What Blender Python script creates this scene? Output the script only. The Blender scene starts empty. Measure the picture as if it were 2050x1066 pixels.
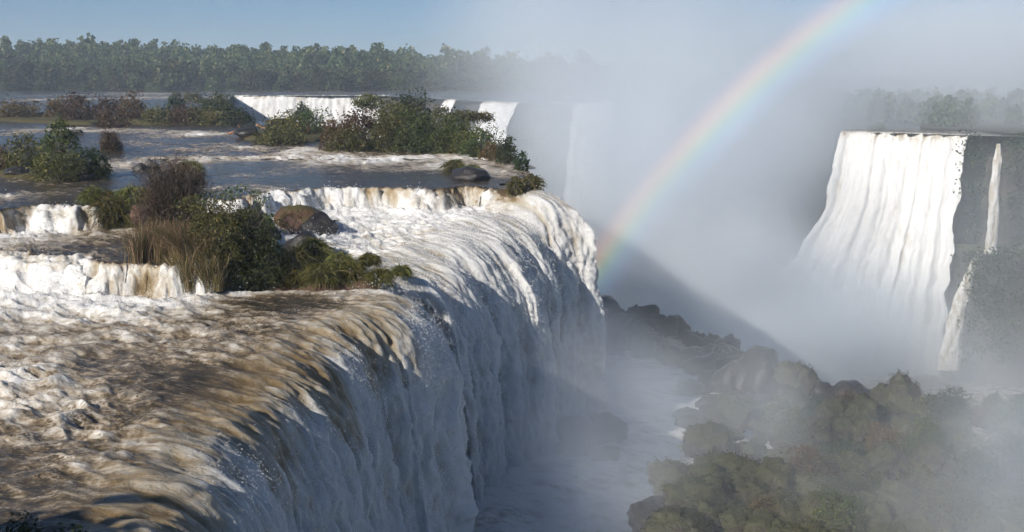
import bpy, math
import numpy as np
from mathutils import Matrix, Vector

# ------------------------------------------------------------------ camera, sky, sun, exposure
scene = bpy.context.scene
col = scene.collection
F = 2200.0                       # focal length in pixels of the 2050 px wide photograph
CAM_Z = 9.0                      # metres above the upper river
PITCH = math.atan(383.0 / F)
cam_d = bpy.data.cameras.new('camera')
cam_d.sensor_width = 36.0
cam_d.lens = 36.0 * F / 2050.0
cam_d.clip_start = 0.1
cam_d.clip_end = 20000.0
cam = bpy.data.objects.new('camera', cam_d)
cam.location = (0, 0, CAM_Z)
cam.rotation_euler = (math.pi / 2 - PITCH, 0, 0)
col.objects.link(cam)
scene.camera = cam

SUN_AZ = 45.0                    # the light travels 45 degrees right of the view
SUN_EL = 29.0
world = bpy.data.worlds.new('World')
scene.world = world
world.use_nodes = True
wn = world.node_tree
bg = wn.nodes['Background']
sky = wn.nodes.new('ShaderNodeTexSky')
sky.sky_type = 'NISHITA'
sky.sun_disc = False
sky.sun_elevation = math.radians(SUN_EL)
sky.sun_rotation = math.radians(180.0 + SUN_AZ)
sky.altitude = 0.0
sky.air_density = 0.7
sky.dust_density = 0.1
sky.ozone_density = 6.5
wn.links.new(sky.outputs[0], bg.inputs[0])
bg.inputs[1].default_value = 0.056

sun_d = bpy.data.lights.new('sun', 'SUN')
sun_d.energy = 4.4
sun_d.angle = math.radians(0.5)
sun_d.color = (1.0, 0.93, 0.83)
sun = bpy.data.objects.new('sun', sun_d)
LDIR = Vector((math.sin(math.radians(SUN_AZ)) * math.cos(math.radians(SUN_EL)),
               math.cos(math.radians(SUN_AZ)) * math.cos(math.radians(SUN_EL)),
               -math.sin(math.radians(SUN_EL))))
sun.rotation_euler = LDIR.to_track_quat('-Z', 'Y').to_euler()
sun.location = (-200, -200, 200)
col.objects.link(sun)

scene.view_settings.view_transform = 'Standard'
scene.view_settings.look = 'None'
scene.view_settings.exposure = 0.45
scene.view_settings.gamma = 1.0
scene.view_settings.use_curve_mapping = False
scene.render.engine = 'CYCLES'
cy = scene.cycles
cy.use_denoising = True
cy.max_bounces = 6
cy.diffuse_bounces = 2
cy.glossy_bounces = 1
cy.transmission_bounces = 2
cy.transparent_max_bounces = 64
cy.volume_bounces = 4
cy.volume_step_rate = 3.0
cy.volume_max_steps = 20
cy.use_adaptive_sampling = True
cy.adaptive_threshold = 0.05
cy.adaptive_min_samples = 16

# ------------------------------------------------------------------ picture <-> place
def ray(px, py):
    u = (px - 1025.0) / F
    v = (533.0 - py) / F
    return np.array([u, math.cos(PITCH) + v * math.sin(PITCH), -math.sin(PITCH) + v * math.cos(PITCH)])

def W(px, py, z):
    """the point of the level z that the picture shows at (px, py)"""
    d = ray(px, py)
    return d * ((z - CAM_Z) / d[2]) + np.array([0, 0, CAM_Z])

def DY(px, py, y):
    d = ray(px, py)
    return d * (y / d[1]) + np.array([0, 0, CAM_Z])

# ------------------------------------------------------------------ noise
def _hash(ix, iy, seed):
    h = (ix.astype(np.uint32) * np.uint32(374761393) + iy.astype(np.uint32) * np.uint32(668265263) + np.uint32(seed * 1442695041 & 0xffffffff))
    h = (h ^ (h >> np.uint32(13))) * np.uint32(1274126177)
    return h ^ (h >> np.uint32(16))

def perlin(x, y, seed=0):
    x = np.asarray(x, float); y = np.asarray(y, float)
    x0 = np.floor(x); y0 = np.floor(y)
    fx = x - x0; fy = y - y0
    ix = x0.astype(np.int64); iy = y0.astype(np.int64)
    ux = fx * fx * fx * (fx * (fx * 6 - 15) + 10); uy = fy * fy * fy * (fy * (fy * 6 - 15) + 10)
    def g(dx, dy):
        a = _hash(ix + dx, iy + dy, seed).astype(float) * (2 * math.pi / 4294967296.0)
        return np.cos(a) * (fx - dx) + np.sin(a) * (fy - dy)
    n0 = g(0, 0) * (1 - ux) + g(1, 0) * ux
    n1 = g(0, 1) * (1 - ux) + g(1, 1) * ux
    return (n0 * (1 - uy) + n1 * uy) * 1.5

def fbm(x, y, oct=5, seed=0, gain=0.5):
    s = 0; a = 1.0; t = 0
    for i in range(oct):
        s = s + a * perlin(x * 2 ** i, y * 2 ** i, seed + i * 7); t += a; a *= gain
    return s / t

def ridged(x, y, oct=4, seed=0, gain=0.55):
    s = 0; a = 1.0; t = 0
    for i in range(oct):
        s = s + a * (1 - 2 * np.abs(perlin(x * 2 ** i, y * 2 ** i, seed + i * 7))); t += a; a *= gain
    return s / t

def sstep(a, b, x):
    t = np.clip((x - a) / (b - a), 0, 1)
    return t * t * (3 - 2 * t)

# ------------------------------------------------------------------ polylines
def chaikin(P, n=2):
    P = np.asarray(P, float)
    for _ in range(n):
        Q = np.empty((2 * len(P) - 2, P.shape[1]))
        Q[0::2] = 0.75 * P[:-1] + 0.25 * P[1:]
        Q[1::2] = 0.25 * P[:-1] + 0.75 * P[1:]
        P = np.vstack([P[:1], Q, P[-1:]])
    return P

def resample(P, step):
    L = np.concatenate([[0], np.cumsum(np.linalg.norm(np.diff(P[:, :2], axis=0), axis=1))])
    s = np.arange(0, L[-1], step)
    return np.stack([np.interp(s, L, P[:, k]) for k in range(P.shape[1])], 1), s

def sdist(x, y, P):
    """signed distance to a polyline (positive on its right hand side) and the arc length of the foot point"""
    best = np.full(x.shape, 1e9); sg = np.ones(x.shape); sl = np.zeros(x.shape); acc = 0.0
    for i in range(len(P) - 1):
        ax, ay = P[i, 0], P[i, 1]; bx, by = P[i + 1, 0], P[i + 1, 1]
        dx, dy = bx - ax, by - ay; l = math.hypot(dx, dy)
        t = np.clip(((x - ax) * dx + (y - ay) * dy) / (l * l), 0, 1)
        ex = x - ax - t * dx; ey = y - ay - t * dy
        d = ex * ex + ey * ey
        m = d < best
        best = np.where(m, d, best)
        sg = np.where(m, np.where(ex * dy - ey * dx >= 0, 1.0, -1.0), sg)
        sl = np.where(m, acc + t * l, sl)
        acc += l
    return np.sqrt(best) * sg, sl

# ------------------------------------------------------------------ mesh helpers
def new_mesh(name, V, Fc, attrs=None, uv=None, smooth=True, mats=None, matidx=None):
    V = np.asarray(V, np.float32); Fc = np.asarray(Fc, np.int32)
    me = bpy.data.meshes.new(name)
    k = Fc.shape[1]
    me.vertices.add(len(V)); me.vertices.foreach_set('co', V.ravel())
    me.loops.add(Fc.size); me.loops.foreach_set('vertex_index', Fc.ravel())
    me.polygons.add(len(Fc))
    me.polygons.foreach_set('loop_start', np.arange(0, Fc.size, k, dtype=np.int32))
    me.polygons.foreach_set('loop_total', np.full(len(Fc), k, np.int32))
    if smooth: me.polygons.foreach_set('use_smooth', np.ones(len(Fc), bool))
    for n, a in (attrs or {}).items():
        at = me.attributes.new(n, 'FLOAT', 'POINT')
        at.data.foreach_set('value', np.asarray(a, np.float32).ravel())
    if uv is not None:
        l = me.uv_layers.new(name='flow')
        l.data.foreach_set('uv', np.asarray(uv, np.float32)[Fc.ravel()].ravel())
    for m in (mats or []): me.materials.append(m)
    if matidx is not None: me.polygons.foreach_set('material_index', np.asarray(matidx, np.int32))
    me.update(calc_edges=True)
    return me

def link(name, me, parent=None, label=None, cat=None, group=None, kind=None, loc=None):
    o = bpy.data.objects.new(name, me); col.objects.link(o)
    if parent is not None: o.parent = parent
    if loc is not None: o.location = [float(c) for c in loc]
    if label: o['label'] = label
    if cat: o['category'] = cat
    if group: o['group'] = group
    if kind: o['kind'] = kind
    return o

def grid_faces(ni, nj, keep=None):
    a = np.arange(ni * nj).reshape(ni, nj)
    q = np.stack([a[:-1, :-1], a[1:, :-1], a[1:, 1:], a[:-1, 1:]], -1)
    if keep is not None:
        k = keep[:-1, :-1] & keep[1:, :-1] & keep[1:, 1:] & keep[:-1, 1:]
        return q[k]
    return q.reshape(-1, 4)

def compact(V, Fc, *arrs):
    used = np.zeros(len(V), bool); used[Fc.ravel()] = True
    idx = np.cumsum(used) - 1
    return (V[used], idx[Fc]) + tuple(a[used] for a in arrs)

def grid_normals(P):
    du = np.gradient(P, axis=0); dv = np.gradient(P, axis=1)
    n = np.cross(du, dv); n /= np.linalg.norm(n, axis=2, keepdims=True) + 1e-9
    return n

# ------------------------------------------------------------------ node helpers
class NT:
    def __init__(s, name, disp=None):
        s.m = bpy.data.materials.new(name); s.m.use_nodes = True
        s.t = s.m.node_tree; s.t.nodes.clear()
        s.out = s.t.nodes.new('ShaderNodeOutputMaterial')
    def n(s, typ, ins=None, **kw):
        nd = s.t.nodes.new(typ)
        for k, v in kw.items(): setattr(nd, k, v)
        for k, v in (ins or {}).items():
            if isinstance(v, bpy.types.NodeSocket): s.t.links.new(v, nd.inputs[k])
            else: nd.inputs[k].default_value = v
        return nd
    def math(s, op, a, b=0.0, clamp=False):
        return s.n('ShaderNodeMath', {0: a, 1: b}, operation=op, use_clamp=clamp).outputs[0]
    def attr(s, name): return s.n('ShaderNodeAttribute', attribute_name=name).outputs['Fac']
    def noise(s, vec, scale, detail=5.0, rough=0.55, dist=0.0):
        return s.n('ShaderNodeTexNoise', {'Vector': vec, 'Scale': scale, 'Detail': detail, 'Roughness': rough, 'Distortion': dist}).outputs['Fac']
    def mapr(s, v, a, b, c=0.0, d=1.0, smooth=False):
        return s.n('ShaderNodeMapRange', {'Value': v, 'From Min': a, 'From Max': b, 'To Min': c, 'To Max': d},
                   interpolation_type='SMOOTHSTEP' if smooth else 'LINEAR').outputs['Result']
    def ramp(s, fac, stops):
        nd = s.n('ShaderNodeValToRGB', {'Fac': fac}); r = nd.color_ramp
        while len(r.elements) < len(stops): r.elements.new(0.5)
        for e, (p, c) in zip(r.elements, stops): e.position = p; e.color = (c[0], c[1], c[2], c[3] if len(c) > 3 else 1)
        return nd.outputs['Color']
    def mix(s, fac, a, b):
        nd = s.n('ShaderNodeMix', data_type='RGBA')
        for k, v in ((0, fac), (6, a), (7, b)):
            if isinstance(v, bpy.types.NodeSocket): s.t.links.new(v, nd.inputs[k])
            else: nd.inputs[k].default_value = v if k == 0 else (v[0], v[1], v[2], 1)
        return nd.outputs[2]
    def scale(s, vec, xyz):
        return s.n('ShaderNodeVectorMath', {0: vec, 1: xyz}, operation='MULTIPLY').outputs[0]
    def surface(s, sh): s.t.links.new(sh, s.out.inputs['Surface']); return s.m

# ------------------------------------------------------------------ materials
def water_material(name, bumpd=0.2):
    t = NT(name)
    foam = t.attr('foam'); fall = t.attr('fall')
    pos = t.n('ShaderNodeNewGeometry').outputs['Position']
    uv = t.n('ShaderNodeUVMap', uv_map='flow').outputs[0]
    wv = t.n('ShaderNodeTexNoise', {'Vector': uv, 'Scale': 0.35, 'Detail': 2.0}).outputs['Color']
    uvw = t.n('ShaderNodeVectorMath', {0: uv, 1: t.scale(wv, (0.9, 0.9, 0.0))}, operation='ADD').outputs[0]
    n1 = t.noise(t.scale(uvw, (1.9, 0.55, 1.0)), 1.0, 6.0, 0.66, 0.25)   # strands drawn out along the flow
    n2 = t.noise(pos, 1.5, 5.0, 0.68, 0.5)                               # froth
    n3 = t.noise(t.scale(uvw, (6.5, 2.0, 1.0)), 1.0, 3.0, 0.6, 0.0)
    v = t.math('MULTIPLY', t.math('SUBTRACT', n1, 0.5), 1.5)
    v = t.math('ADD', v, t.math('MULTIPLY', t.math('SUBTRACT', n2, 0.5), 0.9))
    n4 = t.noise(pos, 6.5, 3.0, 0.7, 0.8)
    v = t.math('ADD', v, t.math('MULTIPLY', t.math('SUBTRACT', n3, 0.5), 0.55))
    v = t.math('ADD', v, t.math('MULTIPLY', t.math('SUBTRACT', n4, 0.5), 0.55))
    v = t.math('ADD', t.math('MULTIPLY', v, t.mapr(fall, 0.0, 1.0, 0.85, 0.48)), foam)
    # clear silty water > aerated tan water > white foam
    c_w = t.ramp(v, [(0.0, (0.030, 0.027, 0.020)), (0.22, (0.070, 0.056, 0.037)), (0.36, (0.17, 0.13, 0.082)), (0.50, (0.32, 0.27, 0.205)),
                     (0.72, (0.55, 0.52, 0.47)), (0.92, (0.74, 0.735, 0.72))])
    c_f = t.ramp(v, [(0.0, (0.15, 0.098, 0.042)), (0.26, (0.24, 0.168, 0.082)), (0.42, (0.34, 0.275, 0.185)), (0.58, (0.45, 0.41, 0.34)),
                     (0.76, (0.60, 0.59, 0.57)), (0.98, (0.70, 0.70, 0.695))])
    c = t.mix(fall, c_w, c_f)
    c = t.mix(t.attr('shade_dim'), c, t.n('ShaderNodeMix', {6: c, 7: (0.90, 0.90, 0.90, 1), 0: 1.0}, data_type='RGBA', blend_type='MULTIPLY').outputs[2])  # shade of the near curtains painted in as a slightly darker colour
    rough = t.mapr(v, 0.35, 0.62, 0.13, 0.75)
    rough = t.math('MAXIMUM', rough, t.math('MULTIPLY', fall, 0.45))
    h = t.math('ADD', t.math('MULTIPLY', n1, 0.5), t.math('ADD', t.math('MULTIPLY', n2, 0.5), t.math('MULTIPLY', n3, 0.25)))
    b = t.n('ShaderNodeBump', {'Height': h, 'Strength': 0.8, 'Distance': bumpd})
    p = t.n('ShaderNodeBsdfPrincipled', {'Base Color': c, 'Roughness': rough, 'IOR': 1.33, 'Normal': b.outputs[0], 'Specular IOR Level': 0.5})
    return t.surface(p.outputs[0])

def foliage_material(name, stops, transl=0.3, randomize=0.25, rough=0.55):
    t = NT(name)
    sh = t.attr('shade')
    c = t.ramp(sh, stops)
    rnd = t.n('ShaderNodeObjectInfo').outputs['Random']
    hs = t.n('ShaderNodeHueSaturation', {'Hue': t.mapr(rnd, 0, 1, 0.5 - 0.035 * randomize * 4, 0.5 + 0.02 * randomize * 4),
                                         'Value': t.mapr(rnd, 0, 1, 1 - randomize, 1 + randomize), 'Color': c})
    p = t.n('ShaderNodeBsdfPrincipled', {'Base Color': hs.outputs[0], 'Roughness': rough, 'Specular IOR Level': 0.25})
    tr = t.n('ShaderNodeBsdfTranslucent', {'Color': hs.outputs[0]})
    m = t.n('ShaderNodeMixShader', {0: transl, 1: p.outputs[0], 2: tr.outputs[0]})
    return t.surface(m.outputs[0])

def rock_material(name, dark, light, moss=None, moss_lo=0.45, scale=0.6, wet=0.45, bump=0.3):
    t = NT(name)
    g = t.n('ShaderNodeNewGeometry')
    pos = g.outputs['Position']
    n1 = t.noise(pos, scale, 8.0, 0.6, 0.3); n2 = t.noise(pos, scale * 6, 6.0, 0.65)
    v = t.math('ADD', t.math('MULTIPLY', n1, 0.65), t.math('MULTIPLY', n2, 0.35))
    c = t.ramp(v, [(0.32, dark), (0.5, [(a + b) / 2 for a, b in zip(dark, light)]), (0.68, light)])
    if moss:
        nz = t.n('ShaderNodeSeparateXYZ', {0: g.outputs['Normal']}).outputs[2]
        mm = t.mapr(t.math('ADD', nz, t.math('MULTIPLY', t.math('SUBTRACT', n1, 0.5), 2.2)), moss_lo, moss_lo + 0.35)
        mc = t.mix(n2, [a * 0.55 for a in moss], [a * 1.45 for a in moss])
        c = t.mix(mm, c, mc)
    b = t.n('ShaderNodeBump', {'Height': v, 'Strength': 0.9, 'Distance': bump})
    p = t.n('ShaderNodeBsdfPrincipled', {'Base Color': c, 'Roughness': wet, 'Normal': b.outputs[0], 'Specular IOR Level': 0.4})
    return t.surface(p.outputs[0])

def mist_material(name, density, nscale=0.03, lo=0.42, hi=0.7, aniso=-0.05, color=(0.87, 0.935, 1.0), power=1.0, stretch=(1, 1, 0.45), core=1.0):
    t = NT(name)
    obj = t.n('ShaderNodeTexCoord').outputs['Object']
    r = t.n('ShaderNodeVectorMath', {0: obj}, operation='LENGTH').outputs['Value']
    fall = t.math('POWER', t.mapr(r, 1.0, 1.0 - core, 0.0, 1.0, True), power)
    pos = t.scale(t.n('ShaderNodeNewGeometry').outputs['Position'], stretch)
    nz = t.mapr(t.noise(pos, nscale, 1.5, 0.55, 0.0), lo, hi, 0.0, 1.0, True)
    d = t.math('MULTIPLY', t.math('MULTIPLY', fall, nz), density)
    v = t.n('ShaderNodeVolumePrincipled', {'Color': (*color, 1), 'Density': d, 'Anisotropy': aniso})
    t.t.links.new(v.outputs[0], t.out.inputs['Volume'])
    t.m.cycles.volume_sampling = 'DISTANCE'
    return t.m

M = {}
M['water'] = water_material('silty_river_water')
M['leaf_olive'] = foliage_material('olive_leaves', [(0.0, (0.032, 0.038, 0.013)), (0.5, (0.099, 0.106, 0.032)), (0.85, (0.168, 0.157, 0.048)), (1.0, (0.304, 0.256, 0.080))])
M['leaf_green'] = foliage_material('green_leaves', [(0.0, (0.022, 0.035, 0.013)), (0.5, (0.064, 0.093, 0.029)), (0.85, (0.120, 0.144, 0.042)), (1.0, (0.240, 0.240, 0.072))])
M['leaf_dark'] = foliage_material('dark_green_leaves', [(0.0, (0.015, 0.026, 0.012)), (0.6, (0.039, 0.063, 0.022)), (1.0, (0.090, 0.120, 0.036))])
M['leaf_brown'] = foliage_material('brown_winter_leaves', [(0.0, (0.041, 0.028, 0.016)), (0.5, (0.115, 0.078, 0.041)), (0.85, (0.176, 0.115, 0.057)), (1.0, (0.135, 0.149, 0.049))])
M['leaf_rust'] = foliage_material('rust_brown_leaves', [(0.0, (0.040, 0.028, 0.014)), (0.5, (0.115, 0.075, 0.034)), (0.85, (0.17, 0.105, 0.048)), (1.0, (0.14, 0.13, 0.05))])
M['twig'] = foliage_material('dark_twigs', [(0.0, (0.030, 0.021, 0.016)), (1.0, (0.105, 0.072, 0.052))], transl=0.0)
M['reed'] = foliage_material('dry_reeds', [(0.0, (0.06, 0.075, 0.022)), (0.4, (0.15, 0.14, 0.05)), (0.7, (0.36, 0.27, 0.14)), (1.0, (0.55, 0.42, 0.25))], transl=0.4)
M['grass'] = foliage_material('river_grass', [(0.0, (0.036, 0.044, 0.010)), (0.5, (0.111, 0.120, 0.026)), (1.0, (0.260, 0.221, 0.058))], transl=0.25)
M['moss_a'] = foliage_material('moss_and_fern', [(0.0, (0.022, 0.021, 0.010)), (0.5, (0.062, 0.056, 0.024)), (1.0, (0.13, 0.10, 0.045))], transl=0.15, randomize=0.5)
M['moss_b'] = foliage_material('dull_moss', [(0.0, (0.018, 0.022, 0.010)), (0.5, (0.046, 0.052, 0.022)), (1.0, (0.10, 0.09, 0.04))], transl=0.15, randomize=0.5)
M['bark'] = foliage_material('bark', [(0.0, (0.045, 0.032, 0.022)), (1.0, (0.11, 0.085, 0.062))], transl=0.0)
M['wood'] = foliage_material('stranded_wood', [(0.0, (0.13, 0.065, 0.035)), (1.0, (0.34, 0.19, 0.11))], transl=0.0)
M['forest'] = foliage_material('forest_leaves', [(0.0, (0.022, 0.032, 0.012)), (0.5, (0.062, 0.078, 0.026)), (0.85, (0.11, 0.11, 0.042)), (1.0, (0.17, 0.13, 0.065))], transl=0.25, randomize=0.55)
M['rock_dark'] = rock_material('wet_basalt', (0.010, 0.010, 0.011), (0.050, 0.044, 0.040), wet=0.3)
M['rock_red'] = rock_material('red_brown_rock', (0.035, 0.018, 0.012), (0.15, 0.078, 0.046), moss=(0.075, 0.07, 0.02), moss_lo=0.75, scale=1.2)
M['rock_tan'] = rock_material('tan_rock', (0.10, 0.065, 0.04), (0.30, 0.20, 0.12), scale=1.2)
M['rock_moss'] = rock_material('mossy_rock', (0.022, 0.022, 0.016), (0.085, 0.068, 0.045), moss=(0.055, 0.056, 0.024), moss_lo=0.2, scale=0.9, wet=0.7)
M['soil'] = rock_material('islet_ground', (0.03, 0.022, 0.014), (0.12, 0.075, 0.042), moss=(0.07, 0.062, 0.02), moss_lo=0.5, scale=0.8, wet=0.8)
M['cliff'] = rock_material('cliff_rock', (0.020, 0.018, 0.015), (0.085, 0.068, 0.05), moss=(0.06, 0.07, 0.025), moss_lo=0.25, scale=0.14, wet=0.7, bump=1.2)
M['bed'] = rock_material('forest_floor', (0.02, 0.022, 0.012), (0.06, 0.05, 0.03), scale=0.2, wet=0.9)

# ------------------------------------------------------------------ the river: levels, steps and brink
Z_MID, Z_LOW, Z_POOL, Z_GORGE = -1.6, -3.4, -18.5, -36.0
LIP = chaikin([(-11.6, 14), (-12.2, 22), (-12.6, 30), (-12.8, 38), (-12.4, 45.5), (-11.2, 52.4), (-9.3, 57.6), (-7.8, 60.4), (-8.6, 62.6), (-10.6, 64.6),
               (-10.4, 68), (-8.8, 73), (-6.6, 79), (-3.6, 84.5), (-0.6, 88.5), (1.8, 92), (3.2, 97), (3.4, 102), (2.2, 109), (-0.5, 116), (-5, 126), (-11, 138), (-19, 154), (-31, 180), (-51, 222), (-67, 265), (-88, 345), (-121, 484)], 2)
LIP_NEAR = LIP[:72]
def pxl(lst, z): return np.array([W(a, b, z)[:2] for a, b in lst])
STEP_E = chaikin(np.vstack([pxl([(-500, 432), (-150, 428), (0, 419), (90, 412), (170, 416), (230, 404)], 0), pxl([(330, 398), (430, 400), (520, 391), (580, 382), (640, 376), (720, 373), (800, 374), (880, 379), (950, 374)], 0), [(-1.2, 88.6), (1.5, 86.5), (7, 84)]]), 1)
STEP_F = chaikin(np.vstack([pxl([(-500, 498), (-100, 498), (60, 505), (150, 515), (230, 526), (310, 529), (360, 530), (410, 513), (480, 506), (530, 510), (580, 506), (640, 503), (720, 510), (790, 512)], Z_MID), [(-2, 67.5), (6, 67.5)]]), 1)
TAU, DMAX = 0.58, 4.8
def drop_of(d):
    t = -TAU * np.log(1 - np.clip(d, 0, DMAX * 0.93) / DMAX)
    return 4.905 * t * t
# rapids on the upper river: pixel polylines at level 0, half width in px, strength
RAPIDS = [([(230, 330), (380, 322), (520, 318), (640, 312), (760, 322), (900, 318)], 9, 1.0), ([(420, 300), (520, 296), (620, 303), (700, 318), (800, 330)], 7, .8),
          ([(380, 272), (450, 268), (560, 268), (620, 272)], 5, .9), ([(150, 258), (260, 262), (400, 268)], 4, .8), ([(0, 268), (80, 262), (150, 264)], 5, .8),
          ([(-40, 402), (30, 396), (90, 388)], 9, 1.0), ([(900, 318), (960, 316), (1010, 312)], 4, .8), ([(680, 345), (760, 340), (860, 340)], 5, .55), ([(250, 285), (330, 292), (420, 290)], 4, .6),
          ([(560, 385), (480, 372), (400, 380)], 5, .5), ([(640, 330), (560, 345), (500, 352)], 5, .5), ([(960, 330), (1010, 345), (1040, 350)], 8, .9),
          ([(0, 352), (60, 362), (110, 372)], 5, .5), ([(180, 236), (240, 233)], 3, .8), ([(280, 197), (340, 195), (460, 196)], 3, .9), ([(250, 186), (330, 188), (420, 187)], 1.5, .7), ([(20, 203), (100, 199)], 2, .7), ([(120, 192), (200, 189), (300, 191)], 1.5, .6)]
RAP_W = []
for pts, hw, k in RAPIDS:
    P = chaikin(pxl(pts, 0), 1)
    cy_ = pts[len(pts) // 2]
    w = abs(W(cy_[0], cy_[1] - hw, 0)[1] - W(cy_[0], cy_[1] + hw, 0)[1]) / 2
    RAP_W.append((P, max(w, 0.5), k))

def river_base(x, y, wob=True):
    """still-water level with the ledges, plus distances used for foam"""
    w = fbm(x * 0.22, y * 0.22, 4, 5, 0.6) * 3.0 if wob else 0.0
    near = y.max() < 125
    dL, sL = sdist(x, y, LIP_NEAR if near else LIP)
    if y.min() > 110: dE = dF = np.full(x.shape, -50.0)
    else: dE, sE = sdist(x, y, STEP_E); dF, sF = sdist(x, y, STEP_F)
    dE = dE + w; dF = dF + w
    wd_ = 1.5 + 1.3 * fbm(x * 0.16 + 9, y * 0.16, 2, 15) if wob else 1.2
    wd_ = np.clip(wd_ + sstep(-20, -27, x) * (1.0 + 2.5 * perlin(x * 0.11, y * 0.13 + 4, 44)), 0.7, 4.5)
    tE = np.clip(dE / wd_, 0, 1) ** 1.5; tF = np.clip(dF / wd_, 0, 1) ** 1.5
    z = Z_MID * tE + (Z_LOW - Z_MID) * tF
    right = sstep(-22, -14, x) * sstep(62, 66, y) * sstep(0.5, 3, dE)
    z = z - right * np.clip(dE - 0.8, 0, 14) * 0.10
    return z, dE, dF, dL, right

FLOWA = math.radians(-28)
def river(x, y):
    z, dE, dF, dL, right = river_base(x, y)
    T = 0.16 + 0.10 * sstep(0.1, 0.5, fbm(x * 0.04, y * 0.04, 3, 21) + 0.2)
    foam = np.full(x.shape, 0.10) + 0.10 * fbm(x * 0.05, y * 0.03, 3, 31)
    for P, w, k in RAP_W:
        if P[:, 1].min() - 3 * w > y.max() or P[:, 1].max() + 3 * w < y.min(): continue
        d, s = sdist(x, y, P)
        g = np.exp(-(d / w) ** 2) * k * (0.55 + 0.9 * np.clip(fbm(x * 0.22, y * 0.10, 3, 77) + 0.35, 0, 1))
        T = np.maximum(T, 0.9 * g); foam = foam + 0.42 * g
    inE = sstep(-0.1, 0.35, dE) * np.exp(-np.clip(dE - 1.2, 0, 99) / 3.2)
    inF = sstep(-0.1, 0.35, dF) * np.exp(-np.clip(dF - 1.2, 0, 99) / 3.0)
    # brown tongues on the right-hand ledge
    tong = sstep(-16.5, -13, x) * sstep(1.5, 0.3, dE) * sstep(-0.2, 0.1, dE)
    foam = foam + (0.50 + 0.40 * fbm(x * 0.7, y * 0.3, 3, 19)) * inE * (1 - 0.62 * tong * np.clip(0.7 + 1.2 * perlin(x * 0.45, y * 0.05, 3), 0, 1)) + (0.48 + 0.40 * fbm(x * 0.7, y * 0.3, 3, 23)) * inF
    T = np.maximum(T, np.maximum(inE, inF) * 0.9)
    foam = foam + 0.58 * right * sstep(0.8, 2.2, dE); T = np.maximum(T, right * 0.95)
    # the near terrace: a churning brown rapid
    low = sstep(1.0, 2.5, dF) * (1 - right) * sstep(-48, -46, x - 0 * y) * sstep(75, 68, y)
    calm = np.exp(-(((x + 13.0) / 4.5) ** 2 + ((y - 59.5) / 3.2) ** 2)) + 0.8 * np.exp(-(((x + 12.5) / 2.6) ** 2 + ((y - 42.5) / 4.0) ** 2)) + 0.9 * np.exp(-(((x + 13) / 4.0) ** 2 + ((y - 27.0) / 3.5) ** 2))
    calm = np.clip(calm, 0, 1)
    churn = low * (1 - 0.9 * calm)
    bro = fbm(x * 0.10, y * 0.13, 3, 90)
    T = np.maximum(T, churn * np.clip(0.75 + 0.9 * bro, 0.3, 1)); foam = foam + churn * (0.30 + 0.26 * sstep(-16, -26, x) + 0.35 * bro) - 0.05 * calm * low
    mid = sstep(1.0, 2.0, dE) * sstep(0.3, -0.5, dF) * (1 - right)
    T = np.maximum(T, mid * 0.5); foam = foam + mid * (0.05 + 0.35 * sstep(-27, -33, x))
    # relief: rollers across the current, ragged crests
    ux = x * 0.8 + y * 0.25; uy = y * 0.8 - x * 0.25
    fx_ = np.where(low > 0.3, uy, ux); fy_ = np.where(low > 0.3, ux, uy)
    r1 = ridged(x * 0.28 + 0.12 * y, y * 0.42 - x * 0.07, 3, 11, 0.4)
    al_ = x * math.cos(FLOWA) + y * math.sin(FLOWA); pe_ = -x * math.sin(FLOWA) + y * math.cos(FLOWA)
    r2 = ridged(al_ * 0.42 + 3 + 0.6 * perlin(x * 0.2, y * 0.2, 2), pe_ * 1.05, 3, 41, 0.45)
    r3 = fbm(al_ * 1.5, pe_ * 2.6, 3, 61)
    h = T * (0.52 * r1 + 0.24 * r2 + 0.08 * r3) - 0.25 * T
    near_step = np.maximum(sstep(1.5, 0, np.abs(dE - 0.4)), sstep(1.5, 0, np.abs(dF - 0.4)))
    h = h * (1 - 0.25 * near_step)
    h = h + near_step * 0.30 * fbm(x * 1.5 + 4, y * 1.5, 3, 67, 0.6)
    crest = np.clip(0.55 * r1 + 0.45 * r2 - 0.22, -0.6, 0.8)
    foam = foam + np.clip(T, 0, 1) * crest * 0.42 + near_step * 0.35 * fbm(x * 1.5 + 4, y * 1.5, 3, 67, 0.6)
    far = sstep(110, 260, y)
    h = h * (1 - 0.3 * far)
    return z, h, foam, dE, dF, dL

def flow_uv(x, y):
    return np.stack([(-x * math.sin(FLOWA) + y * math.cos(FLOWA)) * 0.8, (x * math.cos(FLOWA) + y * math.sin(FLOWA)) * 0.8], -1)

def zq_(z, dd): return z + drop_of(dd)

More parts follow.
